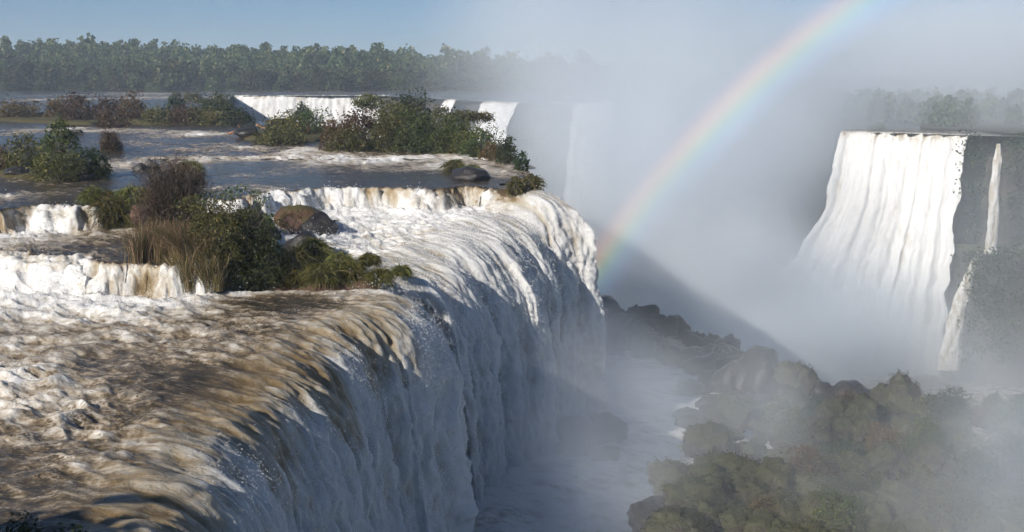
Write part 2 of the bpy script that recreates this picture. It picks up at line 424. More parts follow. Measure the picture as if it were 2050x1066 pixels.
def river_grid(px0, px1, ncol, y0, y1, nrow, fine, cut):
    pxs = np.linspace(px0, px1, ncol); slope = (pxs - 1025.0) / F / math.cos(PITCH)
    yy = 1.0 / np.linspace(1.0 / y0, 1.0 / y1, fine)
    X = slope[:, None] * yy[None, :]; Y = np.broadcast_to(yy[None, :], X.shape)
    if y0 < 100:
        q = np.unique(np.concatenate([np.arange(0, ncol, 3), [ncol - 1]]))
        zq = river_base(X[q], Y[q], True)[0]
        zb = np.stack([np.interp(np.arange(ncol), q, zq[:, j]) for j in range(fine)], 1)
    else: zb = np.zeros_like(X)
    py = (CAM_Z - zb) / Y * F
    seg = np.abs(np.diff(py, axis=1)) + 0.12 * np.abs(np.diff(zb, axis=1)) / Y[:, 1:] * F + 2e-3
    cum = np.concatenate([np.zeros((ncol, 1)), np.cumsum(seg, axis=1)], 1)
    XY = np.empty((ncol, nrow))
    for i in range(ncol):
        XY[i] = np.interp(np.linspace(0, cum[i, -1], nrow), cum[i], yy)
    if y0 < 100:
        kk = np.ones(13) / 13; pad = np.pad(XY, ((6, 6), (0, 0)), mode='edge')
        XY = np.apply_along_axis(lambda c: np.convolve(c, kk, mode='valid'), 0, pad)
    Y = XY; X = slope[:, None] * Y
    z, h, foam, dE, dF, dL = river(X, Y)
    dd = dL
    z = z - drop_of(dd)
    P = np.stack([X, Y, z], -1)
    if y0 < 100:
        e = 0.12
        zx = (river_base(X + e, Y)[0] - zq_(z, dd)) / e; zy = (river_base(X, Y + e)[0] - zq_(z, dd)) / e
        n = np.stack([-zx, -zy, np.ones_like(zx)], -1); n /= np.linalg.norm(n, axis=2, keepdims=True)
    else:
        n = np.zeros_like(P); n[..., 2] = 1
    P = P + n * h[..., None]
    keep = dL < cut
    return P, foam, keep, n, np.maximum(sstep(0.0, 0.3, dE) * sstep(1.6, 0.8, dE), 0.6 * sstep(0, .3, dF) * sstep(1.6, .8, dF))

def add_river(name, P, foam, keep, fallv, label):
    Fc = grid_faces(P.shape[0], P.shape[1], keep)
    V = P.reshape(-1, 3); fo = foam.ravel(); uv = flow_uv(V[:, 0], V[:, 1]); fv = fallv.ravel()
    V, Fc, fo, uv, fv = compact(V, Fc[:, ::-1], fo, uv, fv)
    me = new_mesh(name, V, Fc, {'foam': fo, 'fall': fv}, uv, True, [M['water']])
    return link(name, me, label=label, cat='river', kind='structure')

P, fo, keep, nn, fv = river_grid(-260, 1130, 600, 17.5, 118, 600, 900, -1.4)
P_NEAR, N_NEAR, W_NEAR = P, nn, np.clip(fo - 0.62, 0, 1) * keep
add_river('river', P, fo, keep, fv, 'brown churning rapids and ledges in the foreground left of the brink')
P, fo, keep, nn, fv = river_grid(-500, 1080, 520, 117.5, 640, 330, 400, -0.3)
fo = fo - 0.0
add_river('upper_river', P, fo, keep, fv * 0, 'slate blue upper river flowing between the shrubby islets')

# ------------------------------------------------------------------ the plunging curtains of the near fall
def smooth1(a, n):
    k = np.ones(n) / n
    return np.convolve(np.pad(a, (n // 2, n - 1 - n // 2), mode='edge'), k, mode='valid')

def curtain(name, s0, s1, ds, label, z_end, seed, tint, wo=4.0):
    R, s = resample(LIP, ds)
    m = (s >= s0) & (s <= s1); R = R[m]; s = s[m]
    T = np.gradient(R, axis=0); T /= np.linalg.norm(T, axis=1, keepdims=True)
    N = np.stack([T[:, 1], -T[:, 0]], 1)
    N = np.stack([smooth1(N[:, 0], 41), smooth1(N[:, 1], 41)], 1); N /= np.linalg.norm(N, axis=1, keepdims=True)
    # start level at each s
    ins = R - N * 1.2
    zb = river_base(ins[:, 0], ins[:, 1])[0]
    zb = smooth1(zb, 15)
    nt = 250
    tm = math.sqrt(2 * (zb.max() - z_end) / 9.81); tl = np.linspace(0, tm, 700)
    dl = np.concatenate([np.linspace(-4.2, 0, 200)[:-1], DMAX * (1 - np.exp(-tl / TAU))]); zl = np.concatenate([np.zeros(199), 4.905 * tl ** 2])
    arc = np.concatenate([[0], np.cumsum(np.hypot(np.diff(dl), np.diff(zl)))])
    tt = np.linspace(0, arc[-1], nt); d = np.interp(tt, arc, dl); zdrop = np.interp(tt, arc, zl)
    # bulges of flow: the speed over the brink varies along it
    bul = 1.0 + 0.22 * perlin(s * 0.16, s * 0 + seed + .4, seed) + 0.12 * perlin(s * 0.55, s * 0 + 3.3, seed + 3)
    bul = bul * np.interp(R[:, 1], [14, 40, 54, 62, 66, 80, 88, 95, 104], [1.2, 1.15, 1.02, 1.0, 1.6, 1.65, 1.6, 2.0, 2.1])
    Dm = np.where(d[None, :] > -0.5, -0.5 + (d[None, :] + 0.5) * bul[:, None], d[None, :])
    X = R[:, 0:1] + N[:, 0:1] * Dm; Y = R[:, 1:2] + N[:, 1:2] * Dm
    zr, h, foam, dE, dF, dL = river(X, Y)
    w = sstep(-1.3, 0.3, d)[None, :]
    zz = zr * (1 - w) + zb[:, None] * w - zdrop[None, :]
    P = np.stack([X, Y, zz], -1)
    n = grid_normals(P); n *= np.sign((n[..., 0:1] * N[:, 0][:, None, None] + n[..., 1:2] * N[:, 1][:, None, None]) + n[..., 2:3] + 1e-9)
    S = s[:, None] + 0 * d[None, :]; TT = tt[None, :] + 0 * s[:, None]
    wf = sstep(-1.2, 2.0, d)[None, :]
    # strands, and clots of white water that fall apart as they drop
    warp = 0.5 * fbm(S * 0.5, TT * 0.25, 3, seed + 9)
    strand = ridged(S * 0.62 + warp, TT * 0.035 + 7, 4, seed + 20, 0.5)
    clot = fbm(S * 0.9 + warp, TT * 0.26 - 0.05 * S, 4, seed + 40, 0.55)
    fine = fbm(S * 3.4, TT * 1.3, 3, seed + 60)
    clot2 = fbm(S * 2.3 + warp * 2, TT * 0.75, 3, seed + 50)
    hh = 0.55 * strand * sstep(0.8, 4.0, d)[None, :] + 0.55 * clot + 0.28 * clot2 + 0.14 * fine
    grow = 0.45 + 0.65 * sstep(4, 14, tt)[None, :]
    roll = 0.9 * perlin(S * 0.19 + seed, TT * 0.10, seed + 70) + 0.45 * perlin(S * 0.5, TT * 0.22, seed + 71)
    wr = (sstep(-1.2, 1.6, d) * sstep(17, 7, tt))[None, :]
    H = h * (1 - wf) + hh * wf * grow + 0.6 * roll * wr
    P = P + n * H[..., None]
    # foam: glassy brown tongues at the brink, white below
    big = np.clip(0.5 + 1.1 * perlin(S * 0.16 + seed, TT * 0.03, seed + 5) + 0.5 * perlin(S * 0.5, TT * 0.05, seed + 6), 0, 1)
    tb = tint(s)[:, None]
    white = sstep(-0.5, 4.5, TT - wo - 7.0 * tb * big)
    f2 = 0.39 + 0.40 * white + 0.26 * clot + 0.18 * strand * sstep(0.8, 4.0, d)[None, :] + 0.26 * clot2 + 0.06 * fine
    foam = foam * (1 - wf) + f2 * wf + 0.16 * wr * roll
    keepv = np.ones(P.shape[:2], bool)
    Fc = grid_faces(P.shape[0], P.shape[1])
    uv = np.stack([S * 1.0, 5.0 + np.where(TT > 6, 6 + (TT - 6) * 0.5, TT)], -1).reshape(-1, 2)
    fl = np.broadcast_to(sstep(-1.0, 1.5, d)[None, :], S.shape)
    me = new_mesh(name, P.reshape(-1, 3), Fc, {'foam': foam.ravel(), 'fall': fl.ravel(), 'shade_dim': fl.ravel() * 1.0}, uv, True, [M['water']])
    link(name, me, label=label, cat='waterfall', kind='structure')
    return P, n, foam, d

LS = np.concatenate([[0], np.cumsum(np.linalg.norm(np.diff(LIP, axis=0), axis=1))])
def s_at(y):
    i = np.argmin(np.abs(LIP[:60, 1] - y)); return LS[i]
sA1 = s_at(61.8)
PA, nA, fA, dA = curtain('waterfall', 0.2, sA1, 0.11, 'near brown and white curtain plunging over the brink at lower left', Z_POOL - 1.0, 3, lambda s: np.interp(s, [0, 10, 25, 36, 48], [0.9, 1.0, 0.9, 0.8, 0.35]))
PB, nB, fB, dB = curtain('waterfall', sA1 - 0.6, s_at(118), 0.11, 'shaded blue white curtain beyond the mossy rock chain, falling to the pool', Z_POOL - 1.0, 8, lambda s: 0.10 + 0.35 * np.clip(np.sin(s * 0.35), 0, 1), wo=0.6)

# rock behind and under the curtains
R, s = resample(LIP, 0.8)
T = np.gradient(R, axis=0); T /= np.linalg.norm(T, axis=1, keepdims=True); N = np.stack([T[:, 1], -T[:, 0]], 1)
lv = np.linspace(0, 1, 26)
zt = np.where(s < sA1, Z_LOW - 1.0, np.where(R[:, 1] < 90, -4.0, -1.0))
zt = smooth1(zt, 5) - 0.3
ZZ = zt[:, None] * (1 - lv) + (Z_GORGE - 3) * lv
off = -2.2 + 1.4 * fbm(s[:, None] * 0.3 + 0 * lv, ZZ * 0.3, 4, 12) + 1.6 * lv[None, :]
off[:, 0] = -3.0
P = np.stack([R[:, 0:1] + N[:, 0:1] * off, R[:, 1:2] + N[:, 1:2] * off, ZZ], -1)
link('cliff', new_mesh('cliff', P.reshape(-1, 3), grid_faces(*P.shape[:2]), smooth=True, mats=[M['cliff']]), label='dark wet rock face behind the near falls', cat='cliff', kind='structure')

# ------------------------------------------------------------------ gorge: pool, bed, far walls
RIDGE = np.array([(-30, 132), (2, 124), (8, 119), (14, 113), (20, 106), (23, 98), (26, 84), (38, 71), (70, 63), (130, 58)], float)
gx = np.linspace(-30, 150, 181); gy = np.linspace(10, 420, 300)
GX, GY = np.meshgrid(gx, gy, indexing='ij')
dR, _ = sdist(GX, GY, RIDGE)                       # positive on the camera's side
def bed_z(x, y, d):
    z = -19.7 + 0.9 * fbm(x * 0.12, y * 0.12, 4, 4)
    z = z + 3.0 * sstep(14, 30, x) * sstep(46, 60, y) + 1.6 * np.exp(-(d / 5.0) ** 2) * sstep(26, 22, x)
    lower = sstep(1.0, -11.0, d)
    return z * (1 - lower) + (Z_GORGE - 2.5 + 2.5 * fbm(x * 0.05, y * 0.05, 4, 9)) * lower
GZ = bed_z(GX, GY, dR)
link('gorge_bed', new_mesh('gorge_bed', np.stack([GX, GY, GZ], -1).reshape(-1, 3), grid_faces(*GX.shape), mats=[M['rock_moss']]), label='rocky bed of the gorge below the falls', cat='gorge', kind='structure')

def flat_water(name, x0, x1, y0, y1, nx, ny, z, foam0, foamv, amp, label, seed):
    X, Y = np.meshgrid(np.linspace(x0, x1, nx), np.linspace(y0, y1, ny), indexing='ij')
    a = ridged(X * 0.22, Y * 0.22, 4, seed); b = fbm(X * 0.9, Y * 0.9, 3, seed + 3)
    Zw = z + amp * (0.6 * a + 0.4 * b)
    fo = foam0 + foamv * (0.6 * a + 0.6 * fbm(X * 0.08, Y * 0.08, 3, seed + 8))
    V = np.stack([X, Y, Zw], -1).reshape(-1, 3)
    Fc = grid_faces(nx, ny, sdist(X, Y, RIDGE)[0] > -1.0) if name == 'pool' else grid_faces(nx, ny)
    me = new_mesh(name, V, Fc, {'foam': fo.ravel(), 'fall': np.zeros(fo.size)}, flow_uv(V[:, 0], V[:, 1]), True, [M['water']])
    return link(name, me, label=label, cat='water', kind='structure')
flat_water('pool', -9, 30, 30, 120, 200, 420, Z_POOL, 0.80, 0.35, 0.45, 'shaded foaming pool at the foot of the near falls', 51)
flat_water('gorge_river', -20, 120, 122, 380, 140, 240, Z_GORGE, 0.35, 0.3, 0.8, 'white water at the bottom of the misty gorge', 57)

BACK = chaikin([(-240, 500), (-150, 486), (-121, 484), (-53, 484), (-42, 455), (-24, 408), (-10, 385), (2, 362), (20, 352), (45, 340), (72, 310), (76, 255), (64, 205), (52.5, 176.5), (68.8, 165.8), (76, 163.5), (95, 158), (130, 150), (220, 140)], 1)
R, s = resample(BACK, 1.6)
T = np.gradient(R, axis=0); T /= np.linalg.norm(T, axis=1, keepdims=True); N = np.stack([T[:, 1], -T[:, 0]], 1)
lv = np.linspace(0, 1, 40)
ZZ = -0.3 + 0 * s[:, None] + (Z_GORGE - 4) * lv[None, :]
off = -1.8 + 2.0 * fbm(s[:, None] * 0.10 + 0 * lv, ZZ * 0.12, 5, 15) + 0.35 * np.floor(lv * 5)[None, :] + 0.6 * lv[None, :] ** 2
off = off - 1.2 - 3.5 * (sstep(46, 50, R[:, 0]) * sstep(74, 71, R[:, 0]) * sstep(200, 190, R[:, 1]))[:, None]
off[:, 0] = -5.5
P = np.stack([R[:, 0:1] + N[:, 0:1] * off, R[:, 1:2] + N[:, 1:2] * off, ZZ], -1)
link('gorge_cliff', new_mesh('gorge_cliff', P.reshape(-1, 3), grid_faces(*P.shape[:2]), mats=[M['cliff']]), label='overgrown basalt wall around the far side of the gorge', cat='cliff', kind='structure')

def polar_sheet(name, px0, px1, nc, y0, y1, nr, zf, keepf, mat, water, label, cat):
    pxs = np.linspace(px0, px1, nc); sl = (pxs - 1025) / F / math.cos(PITCH)
    yy = 1 / np.linspace(1 / y0, 1 / y1, nr)
    X = sl[:, None] * yy[None, :]; Y = np.broadcast_to(yy[None, :], X.shape)
    Z = zf(X, Y)
    dB, _ = sdist(X, Y, BACK)
    Fc = grid_faces(nc, nr, keepf(X, Y, dB))[:, ::-1]
    V = np.stack([X, Y, Z], -1).reshape(-1, 3)
    fo = (0.12 + 0.25 * np.clip(ridged(X * 0.03, Y * 0.02, 4, 71), 0, 1) + 0.25 * sstep(-6, 0, dB)).ravel()
    V, Fc, fo = compact(V, Fc, fo)
    me = new_mesh(name, V, Fc, {'foam': fo, 'fall': fo * 0} if water else None, flow_uv(V[:, 0], V[:, 1]) if water else None, True, [mat])
    return link(name, me, label=label, cat=cat, kind='structure')
polar_sheet('far_river', 380, 1120, 220, 340, 760, 120, lambda x, y: 0.15 * fbm(x * 0.1, y * 0.1, 3, 3), lambda x, y, d: (d < 0.5) & (x < 14), M['water'], True, 'far river sliding to the rim of the distant falls', 'river')
polar_sheet('plateau_river', 1600, 2400, 200, 140, 230, 60, lambda x, y: 0.12 * fbm(x * 0.3, y * 0.3, 3, 3), lambda x, y, d: (d < 0.5) & (d > -12) & (x > 49) & (y < 186), M['water'], True, 'shallow river above the lip of the right hand fall', 'river')
polar_sheet('plateau', 1020, 2600, 160, 145, 1400, 140, lambda x, y: 0.25 + 0.6 * fbm(x * 0.02, y * 0.02, 3, 33), lambda x, y, d: ((d < -11) | ((d < -1.5) & (x > 74))) & (x > 12), M['bed'], False, 'forested plateau on the right beyond the gorge', 'plateau')

def hill_z(x, y):
    top = np.interp(x, [-700, -330, -120, -40, 120, 600], [27, 25, 19, 14, 5, 2])
    return -1.2 + top * np.clip((y - 634) / 190, 0, 1) ** 0.8 + 1.0 * fbm(x * 0.01, y * 0.01, 3, 8) * sstep(640, 700, y)
X, Y = np.meshgrid(np.linspace(-1400, 1400, 120), np.concatenate([np.linspace(634, 900, 60), np.linspace(950, 9000, 20)]), indexing='ij')
link('far_bank', new_mesh('far_bank', np.stack([X, Y, hill_z(X, Y)], -1).reshape(-1, 3), grid_faces(*X.shape), mats=[M['bed']]), label='wooded bank rising behind the upper river', cat='river bank', kind='structure')

# falls on the far walls
def far_fall(pts, z_end, label, ds, nt, kf, seed, spread=None, ztop=0.0, tint=0.12, name='waterfall', amp=1.0, start=1.5):
    R, s = resample(chaikin(pts, 1) if len(pts) > 2 else np.asarray(pts, float), ds)
    T = np.gradient(R, axis=0); T /= np.linalg.norm(T, axis=1, keepdims=True); N = np.stack([T[:, 1], -T[:, 0]], 1)
    dend = math.sqrt((ztop - z_end) / kf) - start
    dl = np.linspace(-3.0, dend, 800)
    arc = np.concatenate([[0], np.cumsum(np.hypot(np.diff(dl), np.diff(-kf * np.clip(dl + start, 0, None) ** 2)))])
    d = np.interp(np.linspace(0, arc[-1], nt), arc, dl); tt = np.interp(d, dl, arc)
    bul = 1 + 0.07 * perlin(s * 0.35, s * 0 + seed, seed) + 0.05 * perlin(s * 1.1, s * 0, seed + 1)
    Dm = np.where(d[None] > -1, -1 + (d[None] + 1) * bul[:, None], d[None])
    X = R[:, 0:1] + N[:, 0:1] * Dm; Y = R[:, 1:2] + N[:, 1:2] * Dm
    ztop = ztop - 0.0
    d_r = 0.9 * fbm(s * 0.5, s * 0 + 2.2, 4, seed + 15)
    X = X - N[:, 0:1] * d_r[:, None]; Y = Y - N[:, 1:2] * d_r[:, None]
    Z = ztop + 0.05 - kf * np.clip(d + start, 0, None)[None] ** 2 + 0 * X
    q = (s / s[-1])[:, None]
    if spread is not None:
        dx, dy = spread(q, Z); X = X + dx; Y = Y + dy
    ed = 1.3 * fbm(Z * 0.2, q * 0 + seed, 4, seed + 33)
    X = X + ed * (q ** 8 - (1 - q) ** 8)
    S = s[:, None] + 0 * X; TT = tt[None] + 0 * X
    warp = 0.6 * fbm(S * 0.4, TT * 0.15, 3, seed + 2)
    strand = ridged(S * 1.25 + warp, TT * 0.05, 4, seed + 4); clot = fbm(S * 0.8 + warp, TT * 0.22, 4, seed + 6)
    g = sstep(0, 3, tt)[None]
    P = np.stack([X, Y, Z], -1); n = grid_normals(P); n *= np.sign(n[..., 0:1] * N[:, 0][:, None, None] + n[..., 1:2] * N[:, 1][:, None, None] + n[..., 2:3] + 1e-9)
    P = P + n * (amp * g * (0.14 * strand + 0.34 * clot + 0.20 * fbm(S * 2.2 + warp, TT * 0.5, 3, seed + 12)))[..., None]
    fo = 0.58 + (0.34 * sstep(0.5, 6, TT) + 0.26 * clot + 0.16 * strand + 0.16 * fbm(S * 2.2 + warp, TT * 0.5, 3, seed + 12) + tint * perlin(S * 0.12, TT * 0, seed + 9))
    me = new_mesh(name, P.reshape(-1, 3), grid_faces(*P.shape[:2]), {'foam': fo.ravel(), 'fall': np.broadcast_to(sstep(-1, 1, d)[None], fo.shape).ravel()}, np.stack([S * 0.6, TT * 0.5], -1).reshape(-1, 2), True, [M['water']])
    return link(name, me, label=label, cat='waterfall', kind='structure')

def spread_r(q, Z):
    a = np.clip((-Z - 9) / 26, 0, 2) ** 1.35 * (1 - q) ** 1.2
    a = a * (1 + 0.35 * fbm(Z * 0.22, q * 6, 4, 5))
    return -15 * a, -5 * a
far_fall([(52.2, 176.6), (57, 173.2), (62, 170.6), (66, 168.0), (68.6, 166.2)], Z_GORGE - 1, 'broad sunlit white waterfall on the right with spray at its foot', 0.2, 220, 0.42, 31, spread_r, amp=0.8)
def thin_fall(px_list, depth, label, seed):
    """a narrow thread of water: (px, py, half width in px) down its course"""
    L = np.array([list(DY(a, b, depth)) + [w / F * depth] for a, b, w in px_list])
    n = 120; tpar = np.linspace(0, len(L) - 1, n)
    C = np.stack([np.interp(tpar, np.arange(len(L)), L[:, k]) for k in range(4)], 1)
    nu = 14; a = np.linspace(-1, 1, nu)
    wob = 0.22 * fbm(C[:, 2] * 0.12, C[:, 2] * 0 + seed, 4, seed)
    wid = C[:, 3] * (1 + 0.35 * fbm(C[:, 2] * 0.3, C[:, 2] * 0 + 5, 3, seed + 1))
    X = (C[:, 0] + wob)[:, None] + wid[:, None] * a[None]
    Y = C[:, 1][:, None] - 0.9 * np.sqrt(np.clip(1 - a[None] ** 2, 0, 1)) * np.minimum(wid, 0.9)[:, None]
    Z = C[:, 2][:, None] + 0 * X
    rr = fbm(X * 1.5, Z * 0.5, 4, seed + 3)
    Y = Y - 0.35 * rr
    fo = 0.68 + 0.3 * rr
    me = new_mesh('waterfall', np.stack([X, Y, Z], -1).reshape(-1, 3), grid_faces(n, nu), {'foam': fo.ravel(), 'fall': np.ones(fo.size)}, np.stack([X, -Z * 0.6], -1).reshape(-1, 2), True, [M['water']])
    return link('waterfall', me, label=label, cat='waterfall', kind='structure')
far_fall([(-121, 484.3), (-100, 483.5), (-80, 486), (-53.5, 484.2)], -26, 'long white distant fall behind the shrubby islets', 0.8, 50, 0.5, 37, amp=2.2, tint=0.3)
far_fall([(-25, 410), (-20.3, 400)], -30, 'short distant fall just right of the tall islet bushes', 0.6, 60, 0.4, 41, amp=1.5)
far_fall([(-10.2, 385.5), (-4, 374), (1.5, 363)], -34, 'pale misty distant fall behind the end of the bushy islet', 0.6, 70, 0.4, 43, amp=1.5)
far_fall([(20, 353), (26, 350), (32, 347)], -36, 'faint distant fall veiled by the rising mist', 0.7, 70, 0.4, 47, amp=1.5)

# ------------------------------------------------------------------ plants: ribbons (blades, twigs, stems) and leaves
rng = np.random.default_rng(7)
def ribbons(pts, w, shade, r=rng):
    """pts (n, k, 3) centre lines, w (n, k) widths > strips"""
    n, k, _ = pts.shape
    d = np.gradient(pts, axis=1)
    sv = r.normal(size=(n, 1, 3)); side = np.cross(d, sv); side /= np.linalg.norm(side, axis=2, keepdims=True) + 1e-9
    V = np.stack([pts - side * w[..., None] / 2, pts + side * w[..., None] / 2], 2).reshape(-1, 3)
    b = (np.arange(n) * k * 2)[:, None] + (np.arange(k - 1) * 2)[None]
    Fc = np.stack([b, b + 1, b + 3, b + 2], -1).reshape(-1, 4)
    return V, Fc, np.repeat(shade, k * 2)

def leaves(C, size, shade, r=rng, up=0.35, asp=0.55):
    n = len(C)
    a = r.normal(size=(n, 3)); a /= np.linalg.norm(a, axis=1, keepdims=True)
    b = r.normal(size=(n, 3)); b[:, 2] *= (1 - up); b = np.cross(a, b); b /= np.linalg.norm(b, axis=1, keepdims=True) + 1e-9
    sz = (size * r.uniform(0.6, 1.35, n))[:, None]
    V = np.stack([C - a * sz / 2, C + b * sz * asp / 2, C + a * sz / 2, C - b * sz * asp / 2], 1).reshape(-1, 3)
    return V, np.arange(n * 4).reshape(n, 4), np.repeat(shade, 4)

def joinm(parts):
    Vs, Fs, Ss = [], [], []; o = 0
    for v, f, s in parts:
        Vs.append(v); Fs.append(f + o); Ss.append(s); o += len(v)
    return np.vstack(Vs), np.vstack(Fs), np.concatenate(Ss)

def crown_points(n, w, h, lobes, r, z0=0.12, open_=0.0, depth=0.8):
    """points spread through clumps inside a rounded crown of width w and height h standing on the ground"""
    k = lobes
    th = r.uniform(0, 2 * math.pi, k); rad = np.sqrt(r.uniform(0, 1, k)) * 0.36 * w
    zc = h * (z0 + (0.80 - z0) * r.uniform(0, 1, k)); lim = 1 - 0.55 * np.clip((zc / h - 0.45) / 0.55, 0, 1)
    L = np.stack([np.cos(th) * rad * lim, np.sin(th) * rad * depth * lim, zc], 1)
    lr = r.uniform(0.12, 0.24, k) * w * (1 - open_ * 0.4)
    lr = np.minimum(lr, 0.42 * h)
    L[:, 2] = np.clip(L[:, 2], lr * 0.55, h - lr * 0.62)
    i = r.integers(0, k, n)
    d = r.normal(size=(n, 3)); d /= np.linalg.norm(d, axis=1, keepdims=True)
    rr = r.uniform(0.25, 1.0, n) ** 0.45 * (1 + 0.22 * r.normal(size=n) * 0.6)
    C = L[i] + d * (lr[i] * rr)[:, None] * np.array([1, depth, 0.72])
    if not open_:
        m = r.uniform(size=n) < 0.68                       # the body of the crown, down to the ground
        e = d.copy(); e[:, 2] = np.abs(e[:, 2])
        ph = r.uniform(0, 50); lump = 0.80 + 0.34 * fbm(e[:, 0] * 2.1 + ph, e[:, 1] * 2.1 + e[:, 2] * 1.7, 3, 3)
        q = (r.uniform(0.3, 1.0, n) ** 0.35 * lump)[:, None]
        B = e * q * np.array([0.5 * w, 0.5 * w * depth, 0.93 * h])
        C = np.where(m[:, None], B, C)
    C[:, 2] = np.abs(C[:, 2])
    for ax, ext in ((0, w * 0.5), (1, w * 0.5 * depth)):
        C[:, ax] *= ext / np.percentile(np.abs(C[:, ax]), 97)
    C[:, 2] *= h / np.percentile(C[:, 2], 98.5)
    tone = r.uniform(-0.16, 0.16, k)
    shade = np.clip(0.5 + tone[i] + 0.20 * r.normal(size=n), 0.02, 0.99)
    return C, shade, L, lr

def branch_set(targets, r, base_r, w0, k=6, bend=0.25):
    n = len(targets)
    t = np.linspace(0, 1, k)[None, :, None]
    a = r.uniform(0, 2 * math.pi, n); b = np.stack([np.cos(a) * base_r * r.uniform(0, 1, n), np.sin(a) * base_r * r.uniform(0, 1, n), np.full(n, -0.12)], 1)[:, None, :]
    e = targets[:, None, :]
    P = b * (1 - t) + e * t
    L = np.linalg.norm(targets, axis=1)[:, None, None]
    P[..., 2:3] += bend * 0.5 * L * t * (1 - t)
    P += r.normal(size=P.shape) * 0.03 * L * t * (1 - t) * 3
    w = w0 * (1 - 0.8 * t[..., 0]) * np.ones((n, 1))
    return P, w

def bush_meshes(kind, w, h, dist, r, name):
    """(foliage mesh, stems mesh) in the bush's own metres; finer the nearer it stands"""
    px = dist / 1100.0                                  # one render pixel in metres
    leaf = max(0.11, 2.2 * px)
    if kind == 'reed':
        n = int(np.clip(700 * w * h, 400, 5200)); k = 5
        nc = 26; cc = np.stack([r.uniform(-.46, .46, nc) * w, r.uniform(-.4, .4, nc) * w * 0.7], 1); ch = r.uniform(0.4, 1.0, nc); cl = r.normal(size=(nc, 2)) * 0.22
        ci = r.integers(0, nc, n); sc = cc[ci] + r.normal(size=(n, 2)) * 0.055 * w
        b = np.concatenate([sc, np.zeros((n, 1))], 1)
        H = h * ch[ci] * r.uniform(0.45, 1.0, n); lean = cl[ci] * 0.7 + r.normal(size=(n, 2)) * 0.20
        t = np.linspace(0, 1, k)
        P = b[:, None, :] + np.stack([lean[:, 0:1] * t ** 2 * H[:, None], lean[:, 1:2] * t ** 2 * H[:, None], t[None] * H[:, None] * (1 - 0.25 * np.abs(lean[:, :1]) * t)], -1)
        wd = np.maximum(0.04, 0.6 * px) * (1 - 0.7 * t)[None] * np.ones((n, 1))
        V, Fc, S = ribbons(P, wd, r.uniform(0, 1, n), r)
        return (new_mesh(name + '_blades', V, Fc, {'shade': S}, smooth=False, mats=[M['reed']]), None)
    if kind == 'twig':
        n = int(np.clip(240 * w * h, 260, 1500)); k = 6
        C, sh, L, lr = crown_points(n, w, h, 14, r, 0.25)
        P, wd = branch_set(C * np.array([1.05, 1.05, 1.08]), r, 0.12 * w, max(0.05, 0.75 * px), k, 0.2)
        # side twigs
        m = n * 3; i = r.integers(0, n, m); j = r.integers(2, k, m)
        st = P[i, j]; dv = r.normal(size=(m, 3)); dv[:, 2] = np.abs(dv[:, 2]) + 0.3; dv /= np.linalg.norm(dv, axis=1, keepdims=True)
        ln = 0.16 * min(w, h * 1.3) * r.uniform(0.5, 1.4, m)
        t = np.linspace(0, 1, 3)[None, :, None]
        P2 = st[:, None] + dv[:, None] * ln[:, None, None] * t
        w2 = np.maximum(0.028, 0.5 * px) * np.ones((m, 3)) * np.array([1, .8, .4])
        V1 = ribbons(P, wd, r.uniform(0, 0.7, n), r); V2 = ribbons(P2, w2, r.uniform(0.2, 1, m), r)
        V, Fc, S = joinm([V1, V2])
        st_me = new_mesh(name + '_twigs', V, Fc, {'shade': S}, smooth=False, mats=[M['twig']])
        nl = int(n * 1.2)
        Cl, sl, _, _ = crown_points(nl, w, h, 14, r, 0.2)
        V, Fc, S = leaves(Cl, leaf * 0.8, sl, r)
        return (new_mesh(name + '_leaves', V, Fc, {'shade': S}, smooth=False, mats=[M['leaf_brown']]), st_me)
    matn = {'green': 'leaf_green', 'dark': 'leaf_dark', 'olive': 'leaf_olive', 'brown': 'leaf_brown', 'rust': 'leaf_rust', 'sparse': 'leaf_green'}[kind]
    area = w * h
    n = int(np.clip(area / (leaf * leaf) * (9.0 if kind != 'sparse' else 1.2), 600, 14000))
    C, sh, L, lr = crown_points(n, w, h, int(np.clip(9 + area * 0.5, 9, 26)), r, 0.12, 1.0 if kind == 'sparse' else 0)
    V, Fc, S = leaves(C, leaf * 1.15, sh, r)
    fm = new_mesh(name + '_leaves', V, Fc, {'shade': S}, smooth=False, mats=[M[matn]])
    tg = C[r.integers(0, n, int(np.clip(10 * area ** 0.5, 14, 90)))]
    Pb, wb = branch_set(tg, r, 0.10 * w, max(0.05, 1.0 * px) + 0.012 * h, 6, 0.2)
    V, Fc, S = ribbons(Pb, wb, r.uniform(0, 1, len(tg)), r)
    return fm, new_mesh(name + '_stems', V, Fc, {'shade': S}, smooth=False, mats=[M['bark']])

def plant(name, kind, box, z, label, cat, group=None, seed=0, back=0.35):
    """box = left, right, top and foot of the plant in the photograph, standing at level z"""
    x0, x1, yt, yb = box
    p = W((x0 + x1) / 2, yb, z); dist = p[1]
    w = (x1 - x0) / F * dist; h = (yb - yt) / F * dist
    r = np.random.default_rng(1000 + seed + int(x0) * 7 + int(yb))
    root = link(name, None, label=label, cat=cat, group=group, loc=(p[0], p[1] + back * w * 0.6, z - 0.1))
    fm, sm = bush_meshes(kind, w, h, dist, r, name)
    link('blades' if kind == 'reed' else 'foliage', fm, root, kind='stuff')
    if sm: link('twigs' if kind == 'twig' else 'stems', sm, root, kind='stuff')
    return root

